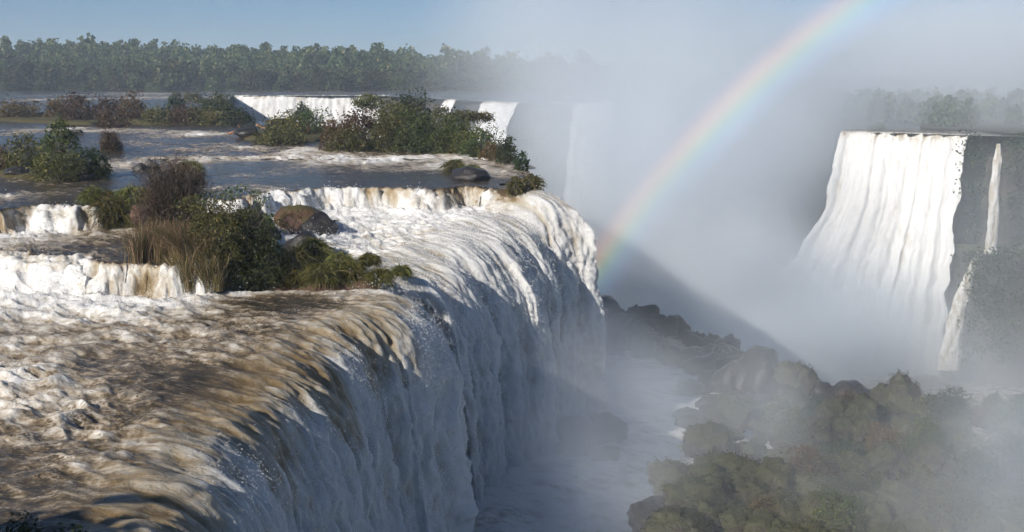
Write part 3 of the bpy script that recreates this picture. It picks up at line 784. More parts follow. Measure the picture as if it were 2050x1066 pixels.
# ------------------------------------------------------------------ rocks and tufts
def ico(sub):
    import bmesh
    bm = bmesh.new(); bmesh.ops.create_icosphere(bm, subdivisions=sub, radius=1.0)
    V = np.array([v.co[:] for v in bm.verts]); Fc = np.array([[v.index for v in f.verts] for f in bm.faces]); bm.free()
    return V, Fc
ICO3, ICO4 = ico(3), ico(4)
def rock_shape(seed, planes=13, rough=0.22, base=ICO4, round_=0.08):
    r = np.random.default_rng(seed); V, Fc = base
    n = r.normal(size=(planes, 3)); n /= np.linalg.norm(n, axis=1, keepdims=True)
    hgt = r.uniform(0.62, 1.0, planes)
    dt = np.clip(V @ n.T, 1e-3, None)
    rad = np.minimum((hgt[None] / dt).min(axis=1), 1.25)
    rad = rad * (1 - round_) + round_ * 0.95
    rad = rad * (1 + rough * (fbm(V[:, 0] * 1.7 + seed, V[:, 1] * 1.7 + V[:, 2] * 1.3, 4, seed % 97) + 0.5 * fbm(V[:, 2] * 4 + seed, V[:, 0] * 4 - V[:, 1] * 3, 3, seed % 89)))
    return V * rad[:, None], Fc

def blades_on(V, n, length, width, r, droop=0.8, zmin=-0.1):
    """grass blades rooted over the upper side of a rounded mass given by its vertices"""
    up = V[V[:, 2] > zmin * np.abs(V[:, 2]).max()]
    b = up[r.integers(0, len(up), n)] * (1 + 0.02 * r.normal(size=(n, 1)))
    nrm = b / (np.linalg.norm(b, axis=1, keepdims=True) + 1e-9)
    out = nrm * np.array([1, 1, 0.25]) + r.normal(size=(n, 3)) * 0.28; out[:, 2] += 0.55
    L = length * r.uniform(0.5, 1.25, n)
    t = np.linspace(0, 1, 4)[None, :, None]
    P = b[:, None] + out[:, None] * (L[:, None, None] * t)
    P[..., 2:3] -= droop * L[:, None, None] * t ** 2
    wd = width * np.array([1, .9, .7, .25])[None] * np.ones((n, 1))
    return ribbons(P, wd, np.clip(r.normal(0.5, 0.22, n), 0.02, 0.98), r)

def boulder(box, z, mat, label, cat='boulder', name='boulder', group=None, seed=0, tuft=0, sink=0.25, smooth=False, wz=None, depth=None, tuft_len=0.35, base=None):
    x0, x1, yt, yb = box
    p = W((x0 + x1) / 2, yb, z) if depth is None else DY((x0 + x1) / 2, yb, depth)
    dist = p[1]; w = (x1 - x0) / F * dist; h = (yb - yt) / F * dist
    V, Fc = rock_shape(300 + seed + int(x0 * 3 + yb), base=base or ICO3)
    V = V * np.array([w / 2 / 0.9, w / 2 * 0.85, h * 0.62])
    root = link(name, None, label=label, cat=cat, group=group, loc=(p[0], p[1] + 0.3 * w, p[2] + h * (0.62 - sink)))
    link('stone', new_mesh('stone', V, Fc, smooth=smooth, mats=[M[mat]]), root)
    if tuft:
        r = np.random.default_rng(int(x0 + yb * 3))
        Vb, Fb, Sb = blades_on(V, tuft, tuft_len, max(0.03, 0.7 * dist / 1100), r)
        link('grass_cover', new_mesh('grass_cover', Vb, Fb, {'shade': Sb}, smooth=False, mats=[M['grass']]), root, kind='stuff')
    return root

def tuft(box, z, label, seed=0, n=700, group=None, mat='grass', name='grass_tuft', bl=0.42):
    x0, x1, yt, yb = box
    p = W((x0 + x1) / 2, yb, z); dist = p[1]; w = (x1 - x0) / F * dist; h = (yb - yt) / F * dist
    r = np.random.default_rng(5000 + seed + int(x0 + yb))
    V, Fc = rock_shape(700 + seed, base=ICO3, round_=0.6); V = V * np.array([w * 0.40, w * 0.34, h * 0.55])
    root = link(name, None, label=label, cat='grass tuft', group=group, loc=(p[0], p[1] + 0.3 * w, z + h * 0.45))
    link('mound', new_mesh('mound', V, Fc, smooth=True, mats=[M['rock_moss']]), root)
    Vb, Fb, Sb = blades_on(V, n, bl * h + 0.16, max(0.035, 0.75 * dist / 1100), r, 1.0, -0.5)
    link('blades', new_mesh('blades', Vb, Fb, {'shade': Sb}, smooth=False, mats=[M[mat]]), root, kind='stuff')
    return root

def islet(outline_px, z, top, label, seed, mat='soil', edge=0.9):
    """low ground that rises out of the water inside an outline"""
    Pl = np.array([W(a, b, z)[:2] for a, b in outline_px]); Pl = chaikin(np.vstack([Pl, Pl[:1]]), 1)
    lo = Pl.min(0) - 1.5; hi = Pl.max(0) + 1.5
    n = 70
    X, Y = np.meshgrid(np.linspace(lo[0], hi[0], n), np.linspace(lo[1], hi[1], n), indexing='ij')
    d, _ = sdist(X, Y, Pl)
    # make inside positive
    c = Pl[:-1].mean(0); dc, _ = sdist(np.array([c[0]]), np.array([c[1]]), Pl)
    d = d * np.sign(dc[0])
    d = d + 1.0 * fbm(X * 0.5, Y * 0.5, 3, seed) * edge
    Z = z - 1.2 + (1.2 + top) * sstep(-1.0, 2.2 * edge, d) + 0.35 * fbm(X * 0.6, Y * 0.6, 4, seed + 3) * sstep(-.5, 1, d)
    keep = d > -1.4
    Fc = grid_faces(n, n, keep); V = np.stack([X, Y, Z], -1).reshape(-1, 3)
    V, Fc = compact(V, Fc)
    return link('islet', new_mesh('islet', V, Fc, smooth=True, mats=[M[mat]]), label=label, cat='islet', kind='structure')

# ---- the near islet above the brink
islet([(200, 430), (260, 400), (420, 395), (540, 420), (570, 455), (560, 488), (500, 504), (420, 506), (350, 510), (305, 490), (280, 462)], Z_MID, 0.75, 'ground of the near islet with the reeds', 3)
islet([(360, 560), (440, 545), (540, 545), (600, 560), (700, 560), (780, 570), (760, 585), (640, 585), (560, 578), (440, 582)], Z_LOW, 0.5, 'rocky rim along the foot of the near islet', 6, 'rock_red', 0.5)
plant('shrub', 'twig', (268, 408, 332, 452), -0.6, 'bare purple brown twiggy shrub at the back of the near islet', 'shrub', seed=1)
plant('shrub', 'twig', (330, 400, 330, 372), 0.0, 'small bare shrub behind the purple brown one', 'shrub', seed=2)
plant('reed_clump', 'reed', (268, 420, 425, 522), -1.5, 'tall clump of dry tan reeds at the left of the near islet', 'reeds', seed=3)
plant('reed_clump', 'reed', (338, 440, 476, 580), -3.0, 'tan reeds hanging over the little cascade below the near islet', 'reeds', seed=4)
plant('bush', 'olive', (360, 500, 395, 520), -1.5, 'olive leafy bush in the middle of the near islet', 'bush', seed=5)
plant('bush', 'green', (420, 568, 425, 574), -3.2, 'large leafy green bush at the front right of the near islet', 'bush', seed=6)
plant('bush', 'dark', (390, 520, 480, 578), -3.3, 'low dark bush hanging to the water under the near islet', 'bush', seed=7)
plant('bush', 'sparse', (440, 556, 372, 470), -1.0, 'thin open bush with sparse leaves before the white ledge water', 'bush', seed=8)
plant('bush', 'sparse', (330, 470, 385, 470), -1.0, 'thin leafy bush between the bare shrub and the reeds', 'bush', seed=9)
tuft((186, 262, 400, 460), Z_MID, 'large green grass clump at the left end of the near islet', 1, 1500)
tuft((222, 300, 378, 430), -0.7, 'grass clump behind the left end of the near islet', 2, 1200)
tuft((255, 330, 425, 462), Z_MID, 'pale grass clump below the red rock on the near islet', 3, 900)
tuft((163, 200, 378, 408), 0.0, 'small rusty grass tuft left of the near islet', 4, 500)
tuft((195, 222, 384, 408), 0.0, 'tiny green grass tuft left of the near islet', 5, 350)
boulder((258, 312, 408, 444), -0.8, 'rock_red', 'red brown rock among the grass of the near islet', seed=1)
boulder((545, 660, 414, 472), -2.3, 'rock_red', 'large red brown rock with a grassy top in the ledge rapids', seed=2, tuft=260)
boulder((600, 672, 430, 480), -2.5, 'rock_dark', 'dark wet rock at the right of the red grassy rock', seed=3)
boulder((560, 640, 470, 520), -2.7, 'rock_dark', 'dark wet rock below the red grassy rock', seed=4)
for i, (b, l) in enumerate([((556, 610, 500, 562), 'dark green grass tuft next to the leafy islet bush'), ((600, 655, 482, 528), 'green grass tuft under the red grassy rock'), ((575, 640, 515, 548), 'brownish grass tuft in the middle of the rock chain'),
                            ((622, 668, 530, 572), 'bright grass tuft at the water in the rock chain'), ((655, 705, 508, 562), 'tallest grass tuft of the rock chain'), ((690, 722, 528, 566), 'narrow grass tuft right of the tallest one'),
                            ((580, 604, 545, 568), 'little grass tuft beside the small cascade'), ((738, 780, 542, 570), 'grass tuft near the outer end of the rock chain'), ((724, 754, 510, 534), 'small grass tuft alone in the white water'), ((788, 818, 535, 556), 'outermost grass tuft at the brink')]):
    tuft(b, -3.1 if b[3] > 545 else -2.6, l, 20 + i, 750)
boulder((640, 700, 545, 574), Z_LOW, 'rock_red', 'flat red rock under the tallest grass tuft', seed=5)
boulder((700, 760, 548, 574), Z_LOW, 'rock_dark', 'dark flat rock at the outer part of the rock chain', seed=6)
boulder((560, 620, 545, 574), Z_LOW, 'rock_dark', 'dark rock left in the rock chain above the calm water', seed=7)
plant('bush', 'olive', (352, 400, 520, 582), Z_LOW, 'small hanging bush dividing the two little cascades', 'bush', seed=10)

# ---- islets of the upper river
islet([(-60, 352), (30, 335), (140, 325), (225, 338), (200, 356), (90, 362), (0, 362)], 0, 0.35, 'ground of the islet with the tall left bush', 9)
plant('bush', 'olive', (60, 155, 285, 360), 0.2, 'tall olive green bush on the left islet', 'bush', seed=20)
plant('bush', 'green', (85, 152, 240, 300), 3.0, 'leafy top of a tree rising behind the tall left bush', 'tree', seed=21)
plant('bush', 'olive', (10, 85, 270, 345), 0.2, 'rounded bush left of the tall left bush', 'bush', seed=22)
plant('bush', 'dark', (135, 215, 295, 352), 0.2, 'dark low bush right of the tall left bush', 'bush', seed=23)
plant('shrub', 'brown', (-30, 30, 292, 340), 0.1, 'brown shrub at the left picture edge on the left islet', 'shrub', seed=24)
plant('shrub', 'twig', (200, 240, 268, 304), 0.0, 'lone thin brown shrub standing in the rapids', 'shrub', seed=25)
tuft((180, 210, 335, 358), 0.0, 'yellow green tuft at the foot of the left islet', 30, 400)
for i, (b, l) in enumerate([((112, 158, 346, 362), 'flat dark rock under the tall left bush'), ((0, 46, 336, 356), 'long dark rock at the left edge below the brown shrub'), ((155, 185, 348, 362), 'small dark rock right of the flat one'), ((262, 290, 328, 342), 'low dark rock left of the pointed rock in the river'),
                            ((286, 314, 320, 340), 'pointed grey rock alone in the river'), ((148, 165, 259, 268), 'small dark rock upstream of the lone thin shrub')]):
    boulder(b, 0, 'rock_dark', l, seed=30 + i)
boulder((352, 398, 340, 358), 0, 'rock_red', 'dark red rock under the grassy knoll behind the near islet', seed=37)
tuft((355, 398, 326, 352), 0.2, 'brown grassy knoll behind the near islet', 31, 600)

islet([(-80, 238), (60, 232), (180, 228), (240, 236), (215, 252), (110, 250), (0, 244)], 0, 0.5, 'low brown ground of the left upper islets', 12)
islet([(190, 236), (300, 226), (480, 222), (515, 238), (500, 252), (380, 250), (250, 252)], 0, 0.6, 'low ground of the long upper islet', 13)
rows = [('shrub', 'brown', (-20, 70, 200, 240), 'low brown shrub at the left edge of the upper islets'), ('shrub', 'rust', (85, 140, 196, 240), 'rusty brown shrub left in the upper islets'), ('shrub', 'brown', (120, 186, 190, 246), 'wide brown shrub with bare crown in the upper islets'),
        ('shrub', 'brown', (180, 240, 196, 240), 'olive brown shrub second from the long islet'), ('shrub', 'rust', (230, 290, 188, 245), 'rust shrub in front of the far rapids'), ('bush', 'brown', (190, 255, 222, 256), 'low brown bush on the grassy point'),
        ('bush', 'olive', (280, 345, 214, 250), 'low olive bush at the left of the long islet'), ('bush', 'brown', (330, 400, 212, 250), 'brown bush in the middle of the long islet'), ('tree', 'dark', (334, 368, 188, 216), 'small dark round tree above the long islet'),
        ('bush', 'green', (395, 470, 190, 246), 'tall green bush with an open crown on the long islet'), ('bush', 'olive', (372, 440, 216, 250), 'olive bush in front of the open crowned bush'), ('bush', 'dark', (440, 508, 220, 252), 'dark low bush at the right end of the long islet'), ('reed_clump', 'reed', (412, 442, 220, 250), 'pale reeds on the shore of the long islet'),
        ('shrub', 'olive', (365, 405, 184, 204), 'distant olive shrub behind the long islet')]
for i, (nm, kd, b, l) in enumerate(rows):
    plant(nm, kd, b, 0.0 if nm != 'tree' else 0.3, l, {'reed_clump': 'reeds'}.get(nm, nm), seed=40 + i)
for i, (b, l) in enumerate([((18, 34, 229, 240), 'tan rock left of the orange rocks'), ((50, 72, 221, 238), 'orange brown rock left of the brown shrubs'), ((68, 86, 224, 238), 'dark rock beside the orange brown rock')]):
    boulder(b, 0, 'rock_tan' if i < 2 else 'rock_dark', l, seed=50 + i)

# ---- the middle islet with driftwood and the big bushy islet
islet([(470, 275), (540, 262), (640, 258), (700, 268), (660, 285), (560, 290), (490, 285)], 0, 0.5, 'ground of the driftwood islet', 16)
islet([(640, 300), (700, 285), (820, 280), (930, 296), (1020, 308), (1050, 320), (960, 310), (820, 304), (700, 306)], 0, 0.5, 'ground of the big bushy islet at the rim', 17)
plant('bush', 'olive', (524, 612, 226, 278), 0, 'rounded olive bush behind the driftwood', 'bush', seed=60)
plant('bush', 'green', (572, 660, 222, 272), 0, 'green bush between the driftwood and the big islet', 'bush', seed=61)
plant('tree', 'dark', (588, 622, 208, 240), 0.6, 'small dark tree top over the driftwood bushes', 'tree', seed=62)
plant('bush', 'olive', (508, 605, 254, 290), 0, 'low grassy bush in front of the driftwood', 'bush', seed=63)
boulder((472, 512, 254, 278), 0, 'rock_dark', 'dark rounded rock at the left end of the driftwood islet', seed=64)
boulder((540, 590, 236, 250), 0.4, 'rock_red', 'red rock half hidden behind the low grassy bush', seed=65)
r = np.random.default_rng(5)
for i, (a, b, l, w0) in enumerate([((585, 245), (632, 276), 'long bleached drift log lying towards the water', 0.42), ((572, 250), (625, 252), 'reddish drift log lying level in the pile', 0.34), ((600, 240), (618, 262), 'short drift log across the pile', 0.3),
                                   ((505, 262), (545, 250), 'drift log left of the low grassy bush', 0.3), ((515, 252), (540, 262), 'short crossed drift log left of the low grassy bush', 0.24), ((604, 262), (640, 262), 'thin drift branch at the right of the pile', 0.2)]):
    A = W(*a, 0.9); B = W(*b, 0.35); B[1] = min(B[1], A[1] + 1); 
    t = np.linspace(0, 1, 9); C = A[None] * (1 - t[:, None]) + B[None] * t[:, None] + r.normal(size=(9, 3)) * 0.07
    ang = np.linspace(0, 2 * math.pi, 9)[:-1]; rad = w0 * (1 - 0.55 * t)
    d = (B - A) / np.linalg.norm(B - A); u = np.cross(d, (0, 0, 1)); u /= np.linalg.norm(u); v = np.cross(u, d)
    Vl = (C[:, None] + rad[:, None, None] * (np.cos(ang)[None, :, None] * u + np.sin(ang)[None, :, None] * v) * (1 + 0.12 * r.normal(size=(9, 8, 1))))
    idx = np.arange(72).reshape(9, 8); q = np.stack([idx[:-1], np.roll(idx[:-1], -1, 1), np.roll(idx[1:], -1, 1), idx[1:]], -1).reshape(-1, 4)
    root = link('drift_log', None, label=l, cat='driftwood', loc=A)
    link('trunk', new_mesh('trunk', Vl.reshape(-1, 3) - A, q, {'shade': r.uniform(0, 1, 72)}, mats=[M['wood']]), root)
    st = C[r.integers(2, 8, 4)] - A; dv = r.normal(size=(4, 3)); dv[:, 2] = np.abs(dv[:, 2])
    Pp = st[:, None] + dv[:, None] * np.linspace(0, 0.9, 4)[None, :, None]
    V, Fc, S = ribbons(Pp, np.full((4, 4), 0.13), np.full(4, 0.6), r)
    link('branch_stubs', new_mesh('branch_stubs', V, Fc, {'shade': S}, smooth=False, mats=[M['wood']]), root, kind='stuff')

big = [('shrub', 'rust', (640, 715, 232, 304), 'reddish shrub at the left end of the big islet'), ('shrub', 'rust', (690, 760, 222, 300), 'tall rust coloured shrub second from the left on the big islet'), ('bush', 'olive', (735, 815, 228, 304), 'olive bush below the flat crowned tree'),
       ('bush', 'green', (790, 880, 225, 306), 'large green bush in the middle of the big islet'), ('bush', 'dark', (780, 862, 188, 262), 'tall dark bush crowning the big islet'), ('bush', 'olive', (850, 905, 215, 262), 'olive bush right of the crowning bush'), ('bush', 'green', (862, 950, 236, 308), 'broad green bush right of the middle on the big islet'),
       ('bush', 'dark', (820, 900, 258, 306), 'dark bush at the shore of the big islet'), ('bush', 'green', (920, 1000, 255, 316), 'green bush sloping to the right end of the big islet'), ('bush', 'olive', (900, 962, 262, 310), 'low olive bush along the right shore of the big islet'), ('bush', 'brown', (960, 1014, 285, 322), 'brownish bush near the right end of the big islet'),
       ('bush', 'olive', (650, 740, 258, 306), 'low olive brown bush along the left shore of the big islet'), ('bush', 'olive', (745, 830, 206, 280), 'olive bush filling the gap beside the crowning bush'), ('bush', 'green', (880, 940, 222, 290), 'green bush behind the broad one on the big islet'),
       ('bush', 'dark', (994, 1038, 276, 330), 'dark bush at the tip of the big islet'), ('bush', 'dark', (1030, 1058, 304, 342), 'outermost dark bush hanging over the gorge rim')]
for i, (nm, kd, b, l) in enumerate(big):
    plant(nm, kd, b, 0.0, l, nm, seed=80 + i)

def crowned_tree(box, z, label, seed, clumps):
    """a tree with a bare stem that forks into flat leafy clumps"""
    x0, x1, yt, yb = box
    p = W((x0 + x1) / 2, yb, z); dist = p[1]; w = (x1 - x0) / F * dist; h = (yb - yt) / F * dist
    r = np.random.default_rng(seed)
    root = link('tree', None, label=label, cat='tree', loc=(p[0], p[1] + 1.0, z))
    k = clumps; L = np.stack([r.uniform(-.42, .42, k) * w, r.uniform(-.3, .3, k) * w, h * r.uniform(0.66, 0.95, k)], 1)
    n = 170 * k; i = r.integers(0, k, n); d = r.normal(size=(n, 3)) * np.array([0.17 * w, 0.17 * w, 0.07 * h])
    V, Fc, S = leaves(L[i] + d, max(0.16, 2.2 * dist / 1100), np.clip(r.normal(0.55, 0.2, n), 0, 1), r)
    link('crown', new_mesh('crown', V, Fc, {'shade': S}, smooth=False, mats=[M['leaf_olive']]), root, kind='stuff')
    P, wd = branch_set(L, r, 0.12, 0.10 + 0.02 * h, 7, 0.1)
    V, Fc, S = ribbons(P, wd, np.full(k, 0.7), r)
    link('trunk', new_mesh('trunk', V, Fc, {'shade': S}, smooth=False, mats=[M['bark']]), root, kind='stuff')
crowned_tree((714, 766, 194, 262), 0.2, 'flat crowned palm like tree behind the rust shrubs', 3, 9)
crowned_tree((915, 976, 225, 280), 0.2, 'forked tree with leafy clumps leaning over the gorge', 4, 9)

# rim rocks
boulder((905, 985, 338, 362), 0, 'rock_dark', 'dark low rock with grass on the upper river near the brink', seed=90, tuft=0)
tuft((892, 925, 322, 346), 0.0, 'olive tuft at the left of the low dark rock near the brink', 91, 420)
tuft((925, 958, 332, 352), 0.0, 'brownish tuft on the low dark rock near the brink', 92, 420)
tuft((1018, 1048, 355, 395), -0.6, 'upper left mossy tuft in the waterfall at the rim', 93, 600, bl=0.16)
tuft((1044, 1084, 350, 392), -0.6, 'upper right mossy tuft in the waterfall at the rim', 94, 700, bl=0.16)
tuft((1034, 1068, 385, 440), -2.8, 'long mossy tuft hanging lowest in the waterfall at the rim', 95, 800, bl=0.16)

# ---- foreground bushes in the shade at the lower left corner
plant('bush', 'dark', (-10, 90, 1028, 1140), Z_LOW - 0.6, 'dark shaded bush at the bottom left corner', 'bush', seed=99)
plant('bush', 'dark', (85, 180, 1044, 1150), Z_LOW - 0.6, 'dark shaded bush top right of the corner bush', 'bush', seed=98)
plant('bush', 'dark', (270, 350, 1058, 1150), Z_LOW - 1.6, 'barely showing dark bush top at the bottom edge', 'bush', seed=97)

# ------------------------------------------------------------------ boulders in the gorge
ROCKS = []
for k in range(8):
    V, Fc = rock_shape(900 + k, planes=9, rough=0.30, base=ICO3, round_=0.0); ROCKS.append(new_mesh('stone', V, Fc, smooth=False, mats=[M['rock_dark']]))
MOSSY = []
for k in range(7):
    V, Fc = rock_shape(950 + k, base=ICO4, round_=0.35, rough=0.45)
    r = np.random.default_rng(60 + k)
    me = new_mesh('stone', V, Fc, smooth=True, mats=[M['rock_moss']])
    nl = 2600; ii = r.integers(0, len(V), nl); Cc = V[ii] * (1 + 0.10 * r.uniform(-0.3, 1, (nl, 1))) + r.normal(size=(nl, 3)) * 0.05
    sh = np.clip(0.5 + 0.5 * fbm(V[ii, 0] * 2 + k, V[ii, 1] * 2 + V[ii, 2], 3, 5) + 0.2 * r.normal(size=nl), 0.02, 0.98)
    Vb, Fb, Sb = leaves(Cc[Cc[:, 2] > -0.6], 0.075, sh[Cc[:, 2] > -0.6], r)
    MOSSY.append((me, new_mesh('fern_cover', Vb, Fb, {'shade': Sb}, smooth=False, mats=[M['moss_a' if k % 2 else 'moss_b']])))
rg = np.random.default_rng(77)
def gorge_rock(px, pyb, z, wpx, hpx, label, mossy, group=None):
    p = W(px, pyb, z); dist = p[1]; w = wpx / F * dist; h = hpx / F * dist
    root = link('mossy_boulder' if mossy else 'boulder', None, label=label, cat='boulder', group=group, loc=(p[0], p[1] + 0.3 * w, z + 0.35 * h))
    root.rotation_euler = (0, 0, rg.uniform(0, 6.28)); root.scale = (w / 2, w / 2, h * 0.68)
    if mossy:
        a, b = MOSSY[rg.integers(0, 7)]; link('stone', a, root); link('fern_cover', b, root, kind='stuff')
    else: link('stone', ROCKS[rg.integers(0, 8)], root)
ridge = [(1226, 690, 84, 84), (1258, 688, 70, 72), (1292, 690, 90, 80), (1324, 694, 66, 66), (1350, 700, 60, 56)]
for k in range(60):
    q = rg.uniform(0, 1); a = 1212 + 310 * q + rg.normal() * 8; b = 682 + 66 * q + rg.uniform(-10, 34)
    ridge.append((a, b, rg.uniform(40, 84), rg.uniform(30, 58) * (1.15 - 0.35 * q)))
for a, b, c, d in ridge:
    gorge_rock(a, b, Z_POOL - 0.3, c, d, 'dark misty boulder in the ridge between the pool and the gorge', False, 'boulders of the dark ridge')
for a, b, c, d in [(1480, 800, 80, 62), (1525, 806, 100, 90), (1560, 812, 80, 70), (1450, 850, 100, 38), (1500, 832, 80, 46), (1455, 798, 60, 46), (1500, 790, 60, 66), (1545, 795, 60, 84), (1575, 825, 70, 50), (1430, 830, 60, 30), (1405, 872, 80, 34), (1445, 890, 90, 44), (1490, 868, 80, 50), (1380, 850, 60, 26), (1530, 850, 90, 50), (1420, 915, 80, 30), (1385, 800, 60, 30), (1420, 780, 60, 36)]:
    gorge_rock(a, b, Z_POOL - 0.3, c, d, 'dark wet boulder in the cluster at the end of the ridge', False, 'dark boulder cluster')
gorge_rock(1590, 800, -17.9, 85, 75, 'big mossy boulder topping the dark cluster', True)
for a, b, c, d in [(1655, 812, 60, 42), (1705, 822, 75, 46), (1752, 830, 55, 36), (1780, 832, 50, 34)]:
    gorge_rock(a, b, -17.9, c, d, 'pale misty boulder behind the mossy bank', False, 'pale boulders behind the mossy bank')
gorge_rock(1812, 838, -16.7, 74, 86, 'tall round mossy boulder standing above the bank', True)
gorge_rock(1720, 880, -16.7, 96, 74, 'bright green round mossy boulder in the middle of the bank', True)
gorge_rock(1995, 830, -16.7, 46, 42, 'small mossy boulder alone on the bank crest', True)
gorge_rock(1475, 1010, -17.1, 180, 84, 'broad mossy boulder at the lower left of the bank', True)
gorge_rock(1330, 1090, -17.5, 170, 70, 'dark boulder cut by the bottom edge', False)
gorge_rock(1150, 912, Z_POOL, 96, 60, 'black rock in the pool at the foot of the falls', False)
gorge_rock(1212, 890, Z_POOL, 76, 50, 'small black rock right of the black pool rock', False)
gorge_rock(1212, 922, Z_POOL, 60, 22, 'half drowned rock below the black pool rock', False)
cnt = 0
for k in range(700):
    a = rg.uniform(1345, 2110); b = 1130 - 320 * rg.uniform(0, 1) ** 0.8
    if a < 1480 and b < 965 and not (a > 1385 and 835 < b < 925): continue
    if a < 1560 and 925 < b < 955: continue
    crest = 806 + 18 * math.sin(a * 0.02) + (45 if a < 1640 else 0)
    if b < crest + 10: continue
    big_ = (30 + 80 * rg.uniform() ** 1.8) * (0.75 + 0.5 * (b - 800) / 270)
    gorge_rock(a, b, -16.6 + rg.uniform(-0.5, 0.5), big_, big_ * rg.uniform(0.4, 0.72), *((('mossy boulder in the front of the bank, near the bottom edge', True, 'mossy boulders in front') if b > 1000 else ('mossy boulder low on the bank beside the pool', True, 'mossy boulders by the pool') if a < 1620 else
               ('mossy boulder on the crest of the bank', True, 'mossy boulders of the crest') if b < 870 else ('mossy fern covered boulder at the right edge of the bank', True, 'mossy boulders at the right edge') if a > 1900 else ('mossy fern covered boulder in the middle of the bank', True, 'mossy boulders of the middle bank'))))
    cnt += 1
    if cnt >= 250: break

for k, (a, b, w_) in enumerate([(1560, 838, 70), (1640, 850, 80), (1700, 842, 62), (1765, 850, 76), (1850, 846, 70), (1905, 856, 84), (1960, 850, 70), (2030, 858, 80), (1600, 900, 84), (1690, 930, 92), (1780, 915, 88), (1860, 935, 100), (1950, 920, 92), (2030, 950, 104),
                               (1620, 985, 100), (1730, 1010, 110), (1850, 1020, 116), (1970, 1010, 110), (1540, 1050, 104), (1680, 1075, 120), (1900, 1085, 126), (2040, 1060, 120)]):
    plant('bush', ('olive', 'dark', 'brown', 'green')[k % 4], (a - w_ / 2, a + w_ / 2, b - w_ * (0.55 + 0.2 * (k % 3)), b), -16.3, 'low leafy bush among the mossy boulders of the bank', 'bush', 'bushes of the mossy bank', seed=300 + k)

# right hand cliff: ledge and thread falls
def cliff_block(x0, x1, yt, yb, depth, thick, label, seed):
    a = DY(x0, yt, depth); b = DY(x1, yb, depth)
    nx, nz, = 26, 26
    X, Z = np.meshgrid(np.linspace(a[0], b[0], nx), np.linspace(a[2], b[2], nz), indexing='ij')
    q = np.clip(np.minimum(np.linspace(0, 1, nx), 1 - np.linspace(0, 1, nx) * 0.4) * 6, 0, 1)[:, None]
    Y = depth - 0.6 * q * thick * (0.8 + 0.3 * np.linspace(0, 1, nz)[None]) - 1.5 * fbm(X * 0.15, Z * 0.15, 4, seed)
    top = np.stack([X[:, :1], np.full((nx, 1), depth + thick), Z[:, :1] + 0.3], -1)
    P = np.concatenate([top, np.stack([X, Y, Z], -1)], 1)
    lft = P[:1].copy(); lft[..., 1] = depth + thick; P = np.concatenate([lft, P], 0)
    return link('cliff_ledge', new_mesh('cliff_ledge', P.reshape(-1, 3), grid_faces(*P.shape[:2]), mats=[M['cliff']]), label=label, cat='cliff', kind='structure')
cliff_block(1945, 2400, 506, 1000, 158, 6, 'overgrown ledge of the cliff at the right edge', 5)
thin_fall([(2000, 288, 4), (1996, 330, 9), (1990, 400, 11), (1986, 460, 10), (1983, 498, 14), (1980, 508, 20)], 156.5, 'narrow thread of water falling onto the cliff ledge at right', 3)
thin_fall([(1962, 504, 8), (1948, 530, 7), (1934, 570, 12), (1918, 620, 16), (1908, 670, 20), (1900, 740, 26)], 153.5, 'lower thread of water slanting down from the cliff ledge', 4)

# plants clinging to the right hand cliff
rc = np.random.default_rng(31); Cp, Sp = [], []
for k in range(150):
    a = rc.uniform(1936, 2080); b = rc.uniform(275, 720)
    if 1965 < a < 2020 and b < 500: continue
    c = DY(a, b, 162.5 if b < 500 else 152.5); n = rc.integers(25, 60)
    Cp.append(c[None] + rc.normal(size=(n, 3)) * np.array([0.9, 0.6, 0.6]) * rc.uniform(0.6, 1.5)); Sp.append(np.clip(rc.normal(0.45, 0.2) + 0.15 * rc.normal(size=n), 0, 1))
V, Fc, S = leaves(np.vstack(Cp), 0.5, np.concatenate(Sp), rc)
link('cliff_plants', new_mesh('cliff_plants', V, Fc, {'shade': S}, smooth=False, mats=[M['leaf_dark']]), label='tangled plants clinging to the cliff at the right edge', cat='plants', kind='stuff')

# ------------------------------------------------------------------ forest
TREES = []
for k in range(12):
    r = np.random.default_rng(400 + k)
    w = r.uniform(6.5, 12.0); h = r.uniform(7.0, 12.5)
    n = 950
    C, sh, L, lr = crown_points(n, w, h * (0.93 if k % 3 else 0.8), 11, r, 0.10)
    if k % 4 == 0: C[:, 2] += h * 0.14
    V, Fc, S = leaves(C, 1.2, sh, r, up=0.6, asp=0.8)
    cm = new_mesh('crown', V, Fc, {'shade': S}, smooth=False, mats=[M['forest']])
    C2, sh2, _, _ = crown_points(330, w, h * 0.93, 11, r, 0.10)
    V, Fc, S = leaves(C2, 1.7, sh2, r, up=0.6, asp=0.8)
    tg = np.vstack([[[0, 0, h * 0.75]], L[:5]])
    P, wd = branch_set(tg, r, 0.15, 0.55, 5, 0.05)
    Vt, Ft, St = ribbons(P, wd, np.full(len(tg), 0.7), r)
    tm = new_mesh('trunk', Vt, Ft, {'shade': St}, smooth=False, mats=[M['bark']])
    TREES.append((cm, tm, (V, Fc, S), (Vt, Ft, St)))
rf = np.random.default_rng(9)
spots = []
for row, (yy, sp) in enumerate([(640, 6.4), (646, 7), (655, 7.5), (667, 8), (681, 8.5), (697, 8.5), (714, 8.5), (732, 8.5), (751, 8.5), (770, 8.5), (789, 8.5), (806, 8), (822, 7), (834, 7)]):
    x = -0.52 * yy
    while x < 0.13 * yy:
        spots.append((x + rf.normal() * 1.5, yy + rf.normal() * 3.5, rf.uniform(0.62, 1.2) * (0.85 if row == 0 else 1) * (1.0 + 0.55 * (rf.random() < 0.08)))); x += sp * rf.uniform(0.7, 1.35)
rest = []
